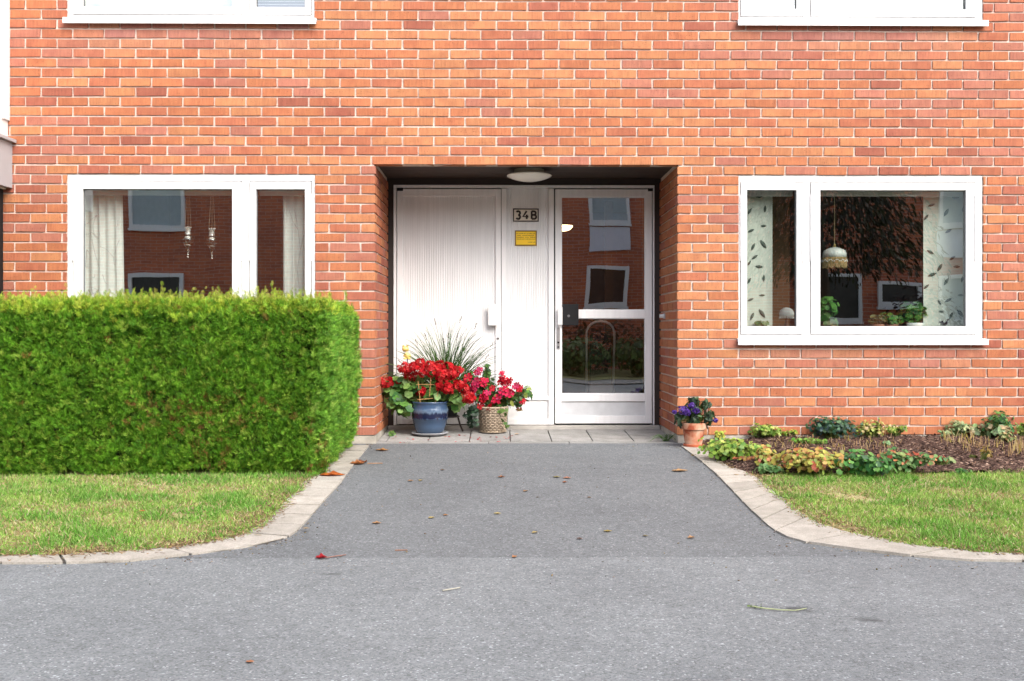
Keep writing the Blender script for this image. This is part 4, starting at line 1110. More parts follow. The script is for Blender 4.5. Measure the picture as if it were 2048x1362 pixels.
# --- frog stake
YF = .62; fx, fz = o4(322, 445)
frog = thing('garden_stake', 'pale yellow frog garden stake poking up behind the geranium', 'garden stake', pt(fx, 700, YF))
p = pt(fx, 698, YF); q = pt(814.5, 711, YF)
m = MB(); m.sphere(p, .031, 14, 10, 0, sc=(1, .9, .8)); m.sphere(q, .028, 14, 10, 0, sc=(1, .9, 1.05))
for s in (-1, 1):
    m.sphere(p + np.array([s * .016, -.006, .024]), .011, 10, 8, 0); m.sphere(p + np.array([s * .016, -.016, .026]), .0045, 8, 6, 1)
    m.sphere(q + np.array([s * .018, -.012, -.026]), .014, 8, 6, 0, sc=(1.2, 1, .6)); m.tube([q + np.array([s * .02, 0, .012]), q + np.array([s * .03, -.012, -.005])], [.007, .006], 6, 0)
m.tube([p + np.array([-.014, -.028, -.006]), p + np.array([0, -.0305, -.010]), p + np.array([.014, -.028, -.006])], .0014, 5, 1)
m.build('frog', [plain('cream_yellow_ceramic', lin(226, 204, 120), .3, .06), M['black']], frog, smooth=True)
m = MB(); m.tube([q + np.array([0, 0, -.02]), np.array([q[0] + .01, YF, .24])], .004, 6); m.build('rod', M['black'], frog)

# --- ornamental grass on a metal stand behind
YO2 = .68; ogx = WX(893, YO2)
og = thing('potted_grass', 'tall wispy ornamental grass in a black pot on a metal stand behind the geranium', 'potted plant', (ogx, YO2, 0))
m = MB(); m.lathe([(.09, .14), (.115, .30), (.12, .30), (.108, .29), (.001, .28)], (ogx, YO2, zg(YO2)), 24); m.build('pot', M['black'], og, smooth=True)
for a in (20, 140, 260):
    m = MB(); c_, s_ = math.cos(rad(a)), math.sin(rad(a)); m.tube([(ogx + c_ * .1, YO2 + s_ * .06, .17), (ogx + c_ * .125, YO2 + s_ * .08, .08), (ogx + c_ * .15, YO2 + s_ * .09, zg(YO2 + s_ * .09) + .003)], .008, 6); m.build('leg', M['dark'], og)
m = MB(); m.tube([(ogx + .11 * math.cos(k * .5236), YO2 + .11 * math.sin(k * .5236), .16) for k in range(13)], .006, 6); m.build('ring', M['dark'], og)
gm = MB(); gcols = [tuple(np.array(lin(*c)) / 2) for c in ((72, 110, 44), (90, 132, 54), (52, 84, 34), (112, 140, 66), (40, 68, 28))]
def arc(b, tipp, sag, r0, n=6, col=None):
    b, tipp = np.array(b), np.array(tipp); pts = []
    for i in range(n + 1):
        t = i / n; pts.append(b + (tipp - b) * np.array([t ** 1.25, t ** 1.25, 1 - (1 - t) ** 1.35]) + np.array([0, 0, sag * math.sin(math.pi * t)]))
    gm.tube(pts, [r0 * (1 - .8 * i / n) for i in range(n + 1)], 3, 0, col, cap=False)
for i in range(430):
    a = random.gauss(0, .66); ln_ = random.uniform(.30, .74) * (1 - .18 * abs(a)); b = (ogx + random.gauss(0, .04), YO2 + random.gauss(0, .03), .28)
    t = (b[0] + ln_ * math.sin(a) * 1.05, min(YO2 + random.gauss(-.05, .08), YD - .03), .28 + ln_ * math.cos(a))
    arc(b, t, .02 * abs(a), random.uniform(.0028, .0052), 6, random.choice(gcols))
seed = tuple(np.array(lin(104, 92, 66)) / 2)
for (x, y) in ((588, 165), (830, 148), (972, 208), (1128, 380), (410, 355), (255, 545), (497, 300), (712, 290), (1080, 495), (668, 345), (800, 305)):
    e = pt(*o4(x, y), YO2 - .03); b = (ogx + random.gauss(0, .03), YO2, .28); arc(b, e, .02, .0016, 8, gcols[1])
    b = np.array(b); d = nrm(e - b)
    for k in range(5): s0 = e - d * (.012 * k + .004) + rng.normal(size=3) * .002; gm.sphere(s0, .004, 6, 5, 0, seed, sc=(.8, .8, 1.8))
gm.build('blades', M['stem'], og, color=True)

# --- wicker basket with rose flowers and ivy
YB = .66; bxx = WX(986, YB)
bk = thing('flower_basket', 'pink and red flowers with trailing ivy in a pale wicker basket', 'potted plant', (bxx, YB, 0))
m = MB(); nR, nS, Hb = 14, 36, .205
for i in range(nR):
    z0 = zg(YB) + .012 + Hb * i / nR; rr = .098 + .028 * i / nR; pts = []
    for k in range(nS + 1):
        a = 2 * math.pi * k / nS; w_ = .009 * (1 if (k + i) % 2 else -1)
        pts.append((bxx + (rr + w_) * math.cos(a), YB + (rr + w_) * math.sin(a), z0 + .006))
    m.tube(pts, .0066, 5, 0, cap=False)
for k in range(nS // 2): 
    a = 2 * math.pi * 2 * k / nS; m.tube([(bxx + .097 * math.cos(a), YB + .097 * math.sin(a), .01 + zg(YB)), (bxx + .126 * math.cos(a), YB + .126 * math.sin(a), .01 + Hb + zg(YB))], .004, 5)
m.tube([(bxx + .128 * math.cos(a), YB + .128 * math.sin(a), Hb + .015 + zg(YB)) for a in np.linspace(0, 2 * math.pi, 33)], .009, 6, cap=False)
m.lathe([(.001, .01), (.090, .01), (.108, Hb - .02), (.001, Hb - .02)], (bxx, YB, zg(YB)), 24, 1)
m.build('basket', [M['wicker'], M['dark']], bk, smooth=True)
m = MB(); m.lathe([(.001, .002), (.10, .002), (.12, .010), (.12, .014), (.1, .009), (.001, .008)], (bxx, YB, zg(YB)), 28); m.build('saucer', M['wicker'], bk, smooth=True)
BG = [(62, 108, 54), (86, 138, 62), (48, 88, 50), (118, 170, 76), (176, 206, 86), (200, 216, 106)]
bb0 = (bxx, YB, .2)
blob(bk, 'leaves', [(o4(930, 760)[0], o4(930, 760)[1], 18, 26, 1.4), (973, 742, 10, 14, 1), (975, 775, 22, 22, 2), (1005, 790, 26, 20, 2.4), (1030, 795, 22, 20, 1.6), (1053, 785, 13, 16, 1), (990, 812, 26, 10, 1.2), (966, 790, 20, 22, 1)], bb0, 520, .050, T_OVAL, BG, w=[4, 4, 3, 3, 1.4, 1], depth=.10, Y=YB, low=-1, shell=.15, up=.9)
PINK = [(248, 44, 96), (252, 66, 124), (238, 32, 78), (255, 96, 150)]
REDP = [(244, 36, 62), (250, 54, 84), (226, 28, 48)]
for i, (x, y, r, c) in enumerate(((890, 700, 32, 1), (980, 645, 30, 0), (962, 740, 30, 0), (1025, 745, 36, 0), (925, 802, 42, 0), (1200, 730, 36, 1), (1255, 742, 30, 1), (1322, 780, 28, 0), (1356, 805, 26, 1), (1208, 822, 36, 0), (1266, 846, 36, 0), (1045, 858, 36, 0), (1150, 895, 36, 0), (1028, 890, 32, 1), (1080, 968, 30, 1), (1385, 922, 22, 1), (1195, 665, 20, 0), (1000, 962, 26, 1), (860, 745, 18, 1), (1110, 800, 22, 1))):
    px, py = o4(x, y); Y = YB - random.uniform(.08, .13); p = pt(px, py, Y); rr = 1.25 * r / 4.54 / (2000 / (Y + 8))
    nn = 4
    d = nrm(np.array([random.gauss(0, .45), -1, random.gauss(.35, .35)])); fac = np.stack([nrm(d + rng.normal(size=3) * .35) for _ in range(nn)])
    up_ = nrm(np.cross(fac, rng.normal(size=(nn, 3))))
    R = np.stack([np.cross(up_, fac), up_, fac], -1) * (rr * np.array([1.0, .8, .7, .6]))[:, None, None]
    scatter('flower', *t_flower5(.5, .35), R, p + np.array([[0, 0, 0], [.5, .2, .35], [-.45, .2, -.4], [.3, .25, -.6]]) * rr, pick((PINK, REDP)[c], nn), M['petal'], bk)
ivc = tuple(np.array(lin(70, 90, 50)) / 2)
def ivy(pts, n, cols, size=.04):
    iv = MB(); P = [pt(*o4(x, y), yy) for (x, y, yy) in pts]; iv.tube(P, .0022, 5, 0, ivc, cap=False); iv.build('ivy_runner', M['stem'], bk, color=True)
    P = np.array(P); t = rng.uniform(0, 1, n) * (len(P) - 1); i = np.minimum(t.astype(int), len(P) - 2); Q = P[i] + (P[i + 1] - P[i]) * (t - i)[:, None] + rng.normal(size=(n, 3)) * .012
    fac = nrm(np.array([0, -1, .4]) + rng.normal(size=(n, 3)) * .4); gr = nrm(np.array([0, -.1, -1]) + rng.normal(size=(n, 3)) * .5)
    scatter('ivy_leaves', *T_LOBED, frames(gr, fac, size * rng.uniform(.7, 1.2, n)), Q, pick(cols, n), M['leaf'], bk)
DK = [(42, 76, 50), (56, 96, 62), (36, 62, 46)]; LG = [(104, 150, 66), (130, 172, 84)]
ivy([(985, 960, YB - .1), (930, 960, YB - .12), (900, 1040, YB - .1), (920, 1130, YB - .08)], 26, DK); ivy([(980, 940, YB - .1), (890, 1000, YB - .12), (855, 1030, YB - .12)], 14, DK); ivy([(960, 980, YB - .1), (950, 1060, YB - .12), (960, 1120, YB - .1)], 16, DK)
ivy([(1190, 960, YB - .13), (1180, 1040, YB - .135), (1210, 1130, YB - .13)], 5, LG, .04); ivy([(1230, 980, YB - .1), (1250, 1080, YB - .12), (1240, 1170, YB - .12)], 5, LG, .04)
hd = pt(*o4(1365, 1000), YB - .12); scatter('faded_flower', *t_flower5(.5, .4), frames(nrm(np.array([[.2, .3, 1.]] * 3) + rng.normal(size=(3, 3)) * .3), np.array([[0, -1., 0]] * 3), np.full(3, .03)), hd + rng.normal(size=(3, 3)) * .012, pick([(220, 190, 110), (200, 110, 80)], 3), M['petal'], bk)

# --- purple heliotrope in terracotta by the right corner
YH = -.19; hx = WX(1387, YH)
hel = thing('potted_heliotrope', 'purple flowers with dark leaves in a weathered terracotta pot at the right wall corner', 'potted plant', (hx, YH, -.005))
zb = zg(YH) + .004
m = MB(); m.lathe([(.001, .016), (.066, .016), (.084, .135), (.086, .137), (.0985, .139), (.102, .188), (.095, .188), (.09, .165), (.001, .165)], (hx, YH, zb), 36); m.build('pot', M['terracotta'], hel, smooth=False)
m = MB(); m.lathe([(.001, .001), (.076, .001), (.082, .02), (.077, .022), (.072, .01), (.001, .01)], (hx, YH, zb), 36); m.build('saucer', plain('terracotta_saucer', lin(176, 92, 62), .8, .12), hel)
o6 = lambda x, y: (1270 + x / 5.92, 700 + y / 5.92)
HG = [(56, 88, 58), (74, 110, 70), (44, 70, 50), (100, 134, 88), (90, 110, 84)]
for (x, y, a, b, n_, dr) in ((690, 720, 150, 110, 60, .2), (700, 600, 70, 45, 22, 0), (830, 640, 70, 50, 24, .1), (530, 800, 70, 110, 26, .8), (880, 810, 75, 100, 30, .8), (690, 850, 90, 50, 22, .5)):
    c_ = pt(*o6(x, y), YH - .03); f = 5.92 * 2000 / (YH + 8)
    leaf_cloud(hel, 'leaves', (hx, YH, zb + .17), c_, (a / f, .07, b / f), int(n_ * 1.7), .060, t_lance(.2, .35, .06), HG, low=-1, shell=.1, droop=dr, up=.8)
PUR = [(112, 72, 184), (132, 94, 208), (92, 56, 162), (158, 116, 222)]
for (x, y, r) in ((572, 712, 60), (610, 740, 46), (668, 655, 38), (725, 718, 40), (952, 832, 28), (463, 735, 24)):
    head(hel, pt(*o6(x, y), YH - .1), r / 5.92 / 257 * 1.0, PUR, n=int(30 + r * 1.1), size=.0085)

# ================================================================== flower bed plants
BED = 'low perennials in the flower bed'
def bed_plant(label, px, py_base, wpx, hpx, n, size, tm, cols, w=None, cat='plant', name='bed_plant', dep=None, **k):
    b = GB(px, py_base); x, y = float(b[0]), float(b[1]); y = min(y, -.07); z = bed_z(x, y) - .006
    # place so that the foot of the plant shows at py_base
    f = 2000 / (y + 8); rx_ = 1.15 * wpx / 2 / f; cols = [tuple(min(255, int(v * 1.1)) for v in c) for c in cols]; hz_ = max(.03, float(W(px, py_base - hpx, y)[2]) - z); size *= .70; n = int(n * 2.3)
    t = thing(name, label, cat, (x, y, z), BED)
    leaf_cloud(t, 'leaves', (x, y, z), (x, y - .0, z + hz_ * .42), (rx_, dep or min(rx_ * .7, .16), hz_ * .58), n, size, tm, cols, w, low=-.75, shell=.1, lumps=max(3, n // 26), **k)
    return t
YGR = [(164, 196, 80), (186, 206, 96), (136, 178, 70), (200, 206, 110), (112, 160, 64)]
YOR = [(198, 186, 88), (178, 182, 88), (204, 164, 90), (204, 134, 84), (150, 170, 82), (186, 98, 68)]
DGR = [(52, 98, 70), (70, 120, 84), (84, 110, 112), (40, 84, 56), (98, 138, 88)]
GRN = [(60, 124, 52), (84, 150, 66), (48, 104, 48), (118, 170, 84)]
MIX = [(110, 156, 88), (138, 172, 104), (90, 140, 78), (214, 140, 96), (190, 90, 66), (160, 180, 110)]
PAL_ = [(160, 190, 130), (186, 200, 140), (140, 176, 116), (206, 206, 150)]
bed_plant('spreading yellow-green plant beside the terracotta pot', 1448, 920, 104, 58, 190, .045, T_ROUND2, YGR, [3, 3, 3, 1, 2], dep=.15)
bed_plant('small pale sprout against the wall just right of the terracotta pot', 1440, 878, 26, 32, 30, .035, T_ROUND2, [(214, 220, 90), (190, 210, 84)])
bed_plant('yellow-green clump at the wall between the pot and the dark columbine', 1530, 872, 66, 36, 110, .042, T_LOBED, YGR)
bed_plant('flat yellowing sprig just left of the dark columbine', 1582, 873, 42, 14, 40, .035, T_LOBED, [(206, 206, 90), (150, 186, 70)])
bed_plant('large bluish dark green columbine against the wall', 1663, 874, 104, 52, 210, .046, T_LOBED, DGR)
bed_plant('pale yellowing columbine right of the dark one', 1742, 868, 62, 38, 100, .038, T_LOBED, [(206, 206, 110), (180, 196, 96), (224, 200, 140), (150, 180, 80)])
bed_plant('thin yellow-green tail of shoots between the two wall columbines', 1790, 866, 46, 22, 50, .036, T_LOBED, YGR)
bed_plant('fresh green low sprig in front of the dark columbine', 1612, 884, 58, 12, 50, .034, T_LOBED, [(120, 180, 60), (150, 196, 80)])
bed_plant('yellow and orange cranesbill left of the widest clump', 1534, 928, 62, 44, 110, .044, T_ROUND2, YOR, [2, 3, 2, 2, 3, .6], dep=.14)
bed_plant('widest cranesbill clump, yellow with orange and red leaves, at the lawn edge', 1622, 944, 136, 62, 260, .045, T_ROUND2, YOR, [4, 3, 2.4, 1.6, 1.6, 1], dep=.18)
bed_plant('low grey-green cranesbill below the orange leaves, at the lawn edge', 1538, 946, 56, 24, 60, .04, T_ROUND2, MIX[:3])
bed_plant('deep green leafy clump at the lawn edge', 1724, 948, 92, 50, 170, .046, T_ROUND2, GRN, dep=.16)
bed_plant('green cranesbill with a few rust red leaves right of the deep green clump', 1815, 928, 96, 44, 130, .044, T_ROUND2, MIX, [4, 3, 4, 1.4, .7, 2], dep=.13)
bed_plant('small reddish end of the cranesbill row', 1884, 930, 56, 26, 56, .038, T_ROUND2, MIX, [3, 2, 2, 2, 2, 2])
bed_plant('single round pale leaf on a stalk among the cut stems', 1770, 890, 22, 14, 8, .042, T_ROUND2, [(150, 190, 130)])
bed_plant('light green leafy patch at the wall left of the collapsed hosta', 1908, 866, 68, 34, 90, .036, T_LOBED, PAL_)
bed_plant('collapsed pale hosta with broad withered leaves', 1968, 868, 86, 30, 44, .10, T_OVAL, [(176, 200, 150), (150, 184, 128), (206, 200, 160), (196, 170, 130)], front=.1)
bed_plant('dark green bushy plant behind the hosta at the right edge', 1996, 850, 70, 42, 110, .042, T_LOBED, [(60, 116, 56), (84, 142, 70), (44, 92, 46), (130, 170, 90)])
bed_plant('lone brown and green seedling on bare soil', 1944, 932, 20, 22, 12, .036, T_LOBED, [(150, 120, 60), (120, 130, 60)])
bed_plant('small mustard seedling below the cut stems', 1966, 912, 26, 24, 14, .034, T_LOBED, [(170, 140, 60), (190, 160, 80)])
bed_plant('yellow-green tuft at the far right end of the bed', 2040, 862, 36, 26, 40, .035, T_LOBED, YGR)
bed_plant('green weed sprouting where the bed meets the lawn', 1925, 946, 34, 12, 24, .026, T_LOBED, GRN)
bed_plant('pale yellow-green cranesbill between the spreading plant and the orange leaves', 1502, 912, 60, 34, 90, .04, T_ROUND2, YGR, dep=.14)
bed_plant('reddish and green low cranesbill at the kerb end of the bed', 1500, 934, 44, 20, 44, .036, T_ROUND2, YOR, [1, 1, 2, 3, 2, 3])
bed_plant('straggly light green plant in front of the wall left of the hosta', 1892, 872, 40, 22, 44, .032, T_LOBED, PAL_)
bed_plant('straggly wilting stems at the right edge in front of the dark bush', 2016, 884, 50, 24, 30, .04, T_OVAL, [(180, 180, 120), (196, 160, 110), (150, 170, 110)])
# tuft of grass and a weed in the paving joints
def tuft(label, px, py, n, h, spread):
    b = G(px, py)
    t = thing('weed', label, 'weed', b); m = MB()
    for i in range(n):
        a = random.gauss(0, spread); l = h * random.uniform(.5, 1); p0 = b + np.array([random.gauss(0, .012), random.gauss(0, .008), 0])
        p1 = p0 + np.array([l * math.sin(a) * .6, -.01, l * .5]); p2 = p0 + np.array([l * math.sin(a) * 1.4, -.03, l * .55 * math.cos(a)])
        m.tube([p0, p1, p2], [.0022, .0018, .0006], 3, 0, tuple(np.array(lin(*random.choice([(110, 150, 80), (140, 170, 110), (90, 130, 70)]))) / 2), cap=False)
    m.build('blades', M['stem'], t, color=True)
tuft('flat tuft of grass in the paving beside the right reveal', 1332, 882, 34, .12, .9)
b = G(782, 872)
t = thing('weed', 'small round-leaved weed in the corner of the paving by the left reveal', 'weed', b)
leaf_cloud(t, 'leaves', b, b + np.array([0, 0, .02]), (.05, .03, .02), 14, .03, T_ROUND, LG + [(180, 190, 120)])
# cut dry stems, mulch chips
m = MB(); 
def stalk(px, py, h, lean=.15):
    b = GB(px, py); x, y = float(b[0]), min(float(b[1]), -.06); z = bed_z(x, y) - .01
    c = tuple(np.array(lin(*random.choice([(214, 180, 130), (196, 158, 108), (226, 200, 150), (206, 186, 96)]))) / 2)
    m.tube([(x, y, z), (x + random.gauss(0, lean) * h, y + random.gauss(0, lean) * h, z + h)], [.0026, .002], 5, 0, c)
for i in range(120): stalk(random.uniform(1640, 1800), random.gauss(893, 10), random.uniform(.015, .055))
for i in range(70): stalk(random.uniform(1925, 2010), random.gauss(893, 7), random.uniform(.02, .06))
for i in range(50): stalk(random.gauss(2036, 9), random.gauss(902, 6), random.uniform(.03, .09), .1)
for i in range(60): stalk(random.uniform(1540, 1640), random.gauss(885, 6), random.uniform(.02, .06), .5)
for i in range(50): stalk(random.uniform(1880, 1950), random.gauss(880, 5), random.uniform(.03, .09))
for i in range(16): stalk(random.uniform(1690, 1780), random.gauss(872, 4), random.uniform(.04, .1), .2)
o = m.build('cut_stems', M['stem'], color=True, kind='stuff')
n = 5200
P = np.stack([rng.uniform(1.25, 4.4, n), rng.uniform(YBED - .02, -.03, n)], 1); P = P[inpoly(P, ROP)]; n = len(P)
z = np.array([bed_z(a, b) for a, b in P]) + .003
g = nrm(np.stack([rng.normal(size=n), rng.normal(size=n), rng.normal(size=n) * .3], 1)); fac = nrm(np.array([0, 0, 1.]) + rng.normal(size=(n, 3)) * .4)
s = rng.uniform(.008, .035, n); w_ = rng.uniform(.0015, .005, n)
chip_v = [(-1, 0, 0), (1, 0, 0), (1, 0, 1), (-1, 0, 1), (-1, .5, 0), (1, .5, 0), (1, .5, 1), (-1, .5, 1)]; chip_f = [(0, 1, 2, 3), (7, 6, 5, 4), (0, 4, 5, 1), (1, 5, 6, 2), (2, 6, 7, 3), (3, 7, 4, 0)]
scatter('mulch', chip_v, chip_f, frames(g, fac, np.stack([w_, w_ * .8, s], 1)), np.stack([P[:, 0], P[:, 1], z], 1), pick([(74, 52, 42), (98, 70, 56), (60, 42, 36), (150, 116, 92), (190, 156, 128)], n, [4, 4, 4, 1.2, .6]), M['stem'], None, kind='stuff')
# ================================================================== signs, lamp, bell
ys = YD + .012
def sign_box(name, label, px, py, frame_col, face_col, th=.004):
    x0, x1, z0, z1 = WX(px[0], ys), WX(px[1], ys), WZ(py[1], ys), WZ(py[0], ys)
    t = thing(name, label, 'sign', ((x0 + x1) / 2, ys, (z0 + z1) / 2))
    m = MB(); m.box(x0, x1, ys - .003, ys + .0095, z0, z1); m.build('plate', face_col, t)
    w = .010; m = MB()
    for (a, b, c, d) in ((x0, x0 + w, z0, z1), (x1 - w, x1, z0, z1), (x0 + w, x1 - w, z0, z0 + w), (x0 + w, x1 - w, z1 - w, z1)): m.box(a, b, ys - .006, ys - .0031, c, d)
    m.build('border', frame_col, t)
    return t, x0, x1, z0, z1
DB = plain('dark_brown_paint', (.02, .010, .007), .5); PL = plain('tan_enamel', (.66, .60, .50), .4, .04); YEL = plain('yellow_enamel', (.90, .58, .01), .4, .04); TXT = plain('sign_ink', (.06, .03, .004), .6)
t, x0, x1, z0, z1 = sign_box('number_sign', 'tan house number plate reading 34B above the yellow notice', (1026, 1077.5), (417, 443.5), DB, PL)
def text(body, size, x, z, yy, mat, parent, name, bold=0.0, align='CENTER', ext=.001, sx=1.0):
    cu = bpy.data.curves.new(name, 'FONT'); cu.body = body; cu.size = size; cu.align_x = align; cu.align_y = 'CENTER'; cu.extrude = ext; cu.offset = bold
    ob = bpy.data.objects.new(name, cu); COL.objects.link(ob)
    bpy.context.view_layer.update()
    dg = bpy.context.evaluated_depsgraph_get(); me = bpy.data.meshes.new_from_object(ob.evaluated_get(dg))
    bpy.data.objects.remove(ob)
    me.transform(Matrix.Translation((x, yy, z)) @ Matrix.Rotation(rad(90), 4, 'X') @ Matrix.Diagonal((sx, 1, 1, 1)))
    me.materials.clear(); me.materials.append(mat)
    o = bpy.data.objects.new(name, me); COL.objects.link(o); o.parent = parent; o.matrix_parent_inverse = Matrix.Translation(-Vector(parent.location))
    return o
zc = (z0 + z1) / 2; Wd = x1 - x0
def glyph(strokes, cx, cz, h, name):
    m = MB()
    for st_ in strokes:
        m.tube([(cx + u * h, ys - .0045, cz + v * h) for u, v in st_], .0088, 8)
    m.build(name, DB, t)
def arc_(cx, cy, r, a0, a1, n=10, sy=1.0): return [(cx + r * math.cos(rad(a0 + (a1 - a0) * i / n)), cy + sy * r * math.sin(rad(a0 + (a1 - a0) * i / n))) for i in range(n + 1)]
HG_ = .068
glyph([arc_(0, .26, .25, 150, -90, 10) + arc_(0, -.245, .27, 90, -150, 10)], x0 + Wd * .20, zc, HG_, 'digit')
glyph([[(.12, .52), (-.34, -.2), (.36, -.2)], [(.14, .06), (.14, -.52)]], x0 + Wd * .49, zc, HG_, 'digit')
glyph([[(-.25, -.5), (-.25, .5)], [(-.25, .5), (.04, .5)] + arc_(.04, .26, .24, 90, -90) + [(-.25, .02)], [(-.25, .02), (.08, .02)] + arc_(.08, -.24, .26, 90, -90) + [(-.25, -.5)]], x0 + Wd * .80, zc, HG_, 'letter')
t, x0, x1, z0, z1 = sign_box('notice_sign', 'small yellow notice with fine print on the panel between the doors', (1030, 1073.5), (461, 491.5), plain('ochre_edge', (.2, .11, .005), .5), YEL)
m = MB(); H = z1 - z0; Wd = x1 - x0
for row, words in ((.80, ((.07, .12), (.17, .39), (.43, .49), (.53, .58), (.62, .78), (.81, .92))), (.68, ((.1, .27), (.33, .57), (.61, .88))), (.56, ((.08, .42), (.47, .64), (.7, .92))), (.44, ((.08, .44), (.48, .6), (.63, .92))), (.24, ((.59, .78), (.82, .93)))):
    for (a, b) in words:      # print too small to read: irregular letter strokes
        u = a
        while u < b:
            hh = random.choice([.035, .04, .06]); m.box(x0 + Wd * u, x0 + Wd * (u + .012), ys - .0042, ys - .0031, z0 + H * (row - .03), z0 + H * (row - .03 + hh)); u += random.uniform(.018, .028)
m.build('lettering', TXT, t)

YL = .42; lz = ZT + .026; lx = WX(1058.5, YL)
lamp = thing('ceiling_lamp', 'round opal glass lamp on the dark soffit above the entrance', 'lamp', (lx, YL, lz))
R_ = (WX(1103.5, YL) - WX(1013.5, YL)) / 2
m = MB(); m.lathe([(R_ * .66, 0), (R_ * .68, -.03), (R_ * .60, -.034)], (lx, YL, lz), 40); m.build('base', plain('lamp_base', (.3, .28, .22), .5), lamp, smooth=True)
m = MB(); zr = -.034; m.lathe([(R_ * .55, zr + .006), (R_ * .97, zr - .010), (R_, zr - .016), (R_ * .985, zr - .022), (R_ * .8, zr - .038), (R_ * .6, zr - .050), (R_ * .35, zr - .060), (.001, zr - .064)], (lx, YL, lz), 48); m.build('bowl', M['opal'], lamp, smooth=True)

yb = .62; pbell = None
bz = .9 + (662 - 632) * (yb + 8) / 2000
bell = thing('bell_push', 'small white push button on the right brick reveal', 'button', (RXR - .01, yb, bz))
m = MB(); m.box(RXR - .012, RXR + .003, yb - .03, yb + .03, bz - .022, bz + .022); m.build('plate', M['grey'], bell)
m = MB(); m.tube([(RXR - .012, yb, bz), (RXR - .045, yb, bz)], .017, 16); m.build('knob', M['white'], bell)

# ================================================================== things inside the windows
def curtain(label, o, px0, px1, Y, folds, amp, mat, group, pr=None, py0=378, py1=664, taper=0):
    z0, z1 = WZ(py1, Y), WZ(py0, Y); x0, x1 = WX(px0, Y), WX(px1, Y); n, mz = 60, 14
    vs = []; fs = []
    ph = random.uniform(0, 6)
    def yf(u, t): return Y + amp * math.sin(u * folds * 2 * math.pi + ph) * (.7 + .3 * math.sin(u * 17)) 
    def xf(u, t): return x0 + (x1 - x0) * u + taper * (t - .5) * u
    for i in range(n + 1):
        for j in range(mz + 1):
            u, t = i / n, j / mz; vs.append((xf(u, t), yf(u, t), z0 + (z1 - z0) * t))
    for i in range(n):
        for j in range(mz):
            a = i * (mz + 1) + j; fs.append((a, a + mz + 1, a + mz + 2, a + 1))
    m = MB(); m.add(vs, fs)
    if pr: pr(m, xf, yf, x0, x1, z0, z1)
    ob = m.build('curtain', [mat, M['print'], M['line']], smooth=True)
    ob.modifiers.new('cloth', 'SOLIDIFY').thickness = .0015
    tag(ob, label, 'curtain', group); return ob
def leaf_shape(m, cx, cz, l, w, a, yf, x0, x1, mi):
    pts = []
    for k in range(9):
        t = k / 8; pts.append((t - .5, w * math.sin(math.pi * t) ** .9))
    loop = pts + [(p[0], -p[1]) for p in pts[-2:0:-1]]
    vs = []
    for (u, v) in loop:
        X = cx + (u * math.cos(a) - v * math.sin(a)) * l; Z = cz + (u * math.sin(a) + v * math.cos(a)) * l
        X = min(max(X, x0 + .003), x1 - .003)
        vs.append((X, yf((X - x0) / (x1 - x0), .5) - .004, Z))
    m.add(vs, [tuple(range(len(vs)))], mi)
def print_leaves(spec, Y):
    def f(m, xf, yf, x0, x1, z0, z1):
        for (px, py, l, a) in spec:
            p = W(px, py, Y); leaf_shape(m, p[0], p[2], l * .00125, .17, rad(a), yf, x0, x1, 1)
    return f
c5 = lambda x, y: (1440 + x / 3.368, 330 + y / 3.368)
LFS = [(265, 214, 48, 5), (303, 295, 48, 85), (199, 312, 50, 60), (293, 410, 40, 0), (208, 443, 48, 25), (292, 533, 70, -55), (223, 550, 55, 65), (234, 620, 50, 35), (264, 684, 52, -5), (195, 780, 48, 60), (295, 762, 48, 90), (205, 907, 46, 25), (284, 877, 42, 0), (216, 1018, 55, 65), (284, 1000, 70, -55), (196, 660, 40, 60)]
LFR = [(1585, 218, 60, 10), (1425, 270, 50, 20), (1637, 295, 50, 75), (1522, 320, 62, 60), (1390, 352, 50, 50), (1536, 445, 52, 30), (1418, 585, 52, -30), (1562, 627, 50, 35), (1480, 690, 62, 60), (1592, 685, 48, 0), (1430, 738, 62, 20), (1522, 785, 60, 60), (1627, 770, 45, 80), (1390, 820, 50, 40), (1617, 877, 42, 0), (1535, 910, 56, 30), (1478, 925, 40, -60), (1488, 987, 36, -10), (1553, 1015, 52, 65), (1616, 1000, 70, -50)]
YC = .20
CG = 'curtains in the ground floor windows'
curtain('cream leaf-printed curtain panel in the narrow casement of the right window', None, 1486, 1545, YC, .6, .006, M['cloth2'], CG, print_leaves([(*c5(x, y), l, a) for x, y, l, a in LFS], YC))
curtain('cream leaf-printed curtain panel at the right side of the right window', None, 1847, 1948, YC, .8, .008, M['cloth2'], CG, print_leaves([(*c5(x, y), l, a) for x, y, l, a in LFR], YC))
def line_print(segs, Y):
    def f(m, xf, yf, x0, x1, z0, z1):
        for pl in segs:
            P = [W(px, py, Y) for px, py in pl]
            for a, b in zip(P[:-1], P[1:]):
                d = b - a; L_ = np.hypot(d[0], d[2]); nx_, nz_ = -d[2] / L_ * .0016, d[0] / L_ * .0016; k = max(1, int(L_ / .02))
                for i in range(k):
                    p, q = a + d * i / k, a + d * (i + 1) / k; vv = []
                    for (r_, sg) in ((p, -1), (q, -1), (q, 1), (p, 1)):
                        X = min(max(r_[0] + sg * nx_, x0), x1); vv.append((X, yf((X - x0) / (x1 - x0), .5) - .004, r_[2] + sg * nz_))
                    m.add(vv, [(0, 1, 2, 3)], 2)
    return f
c6 = lambda x, y: (160 + x / 5.92, 370 + y / 5.92)
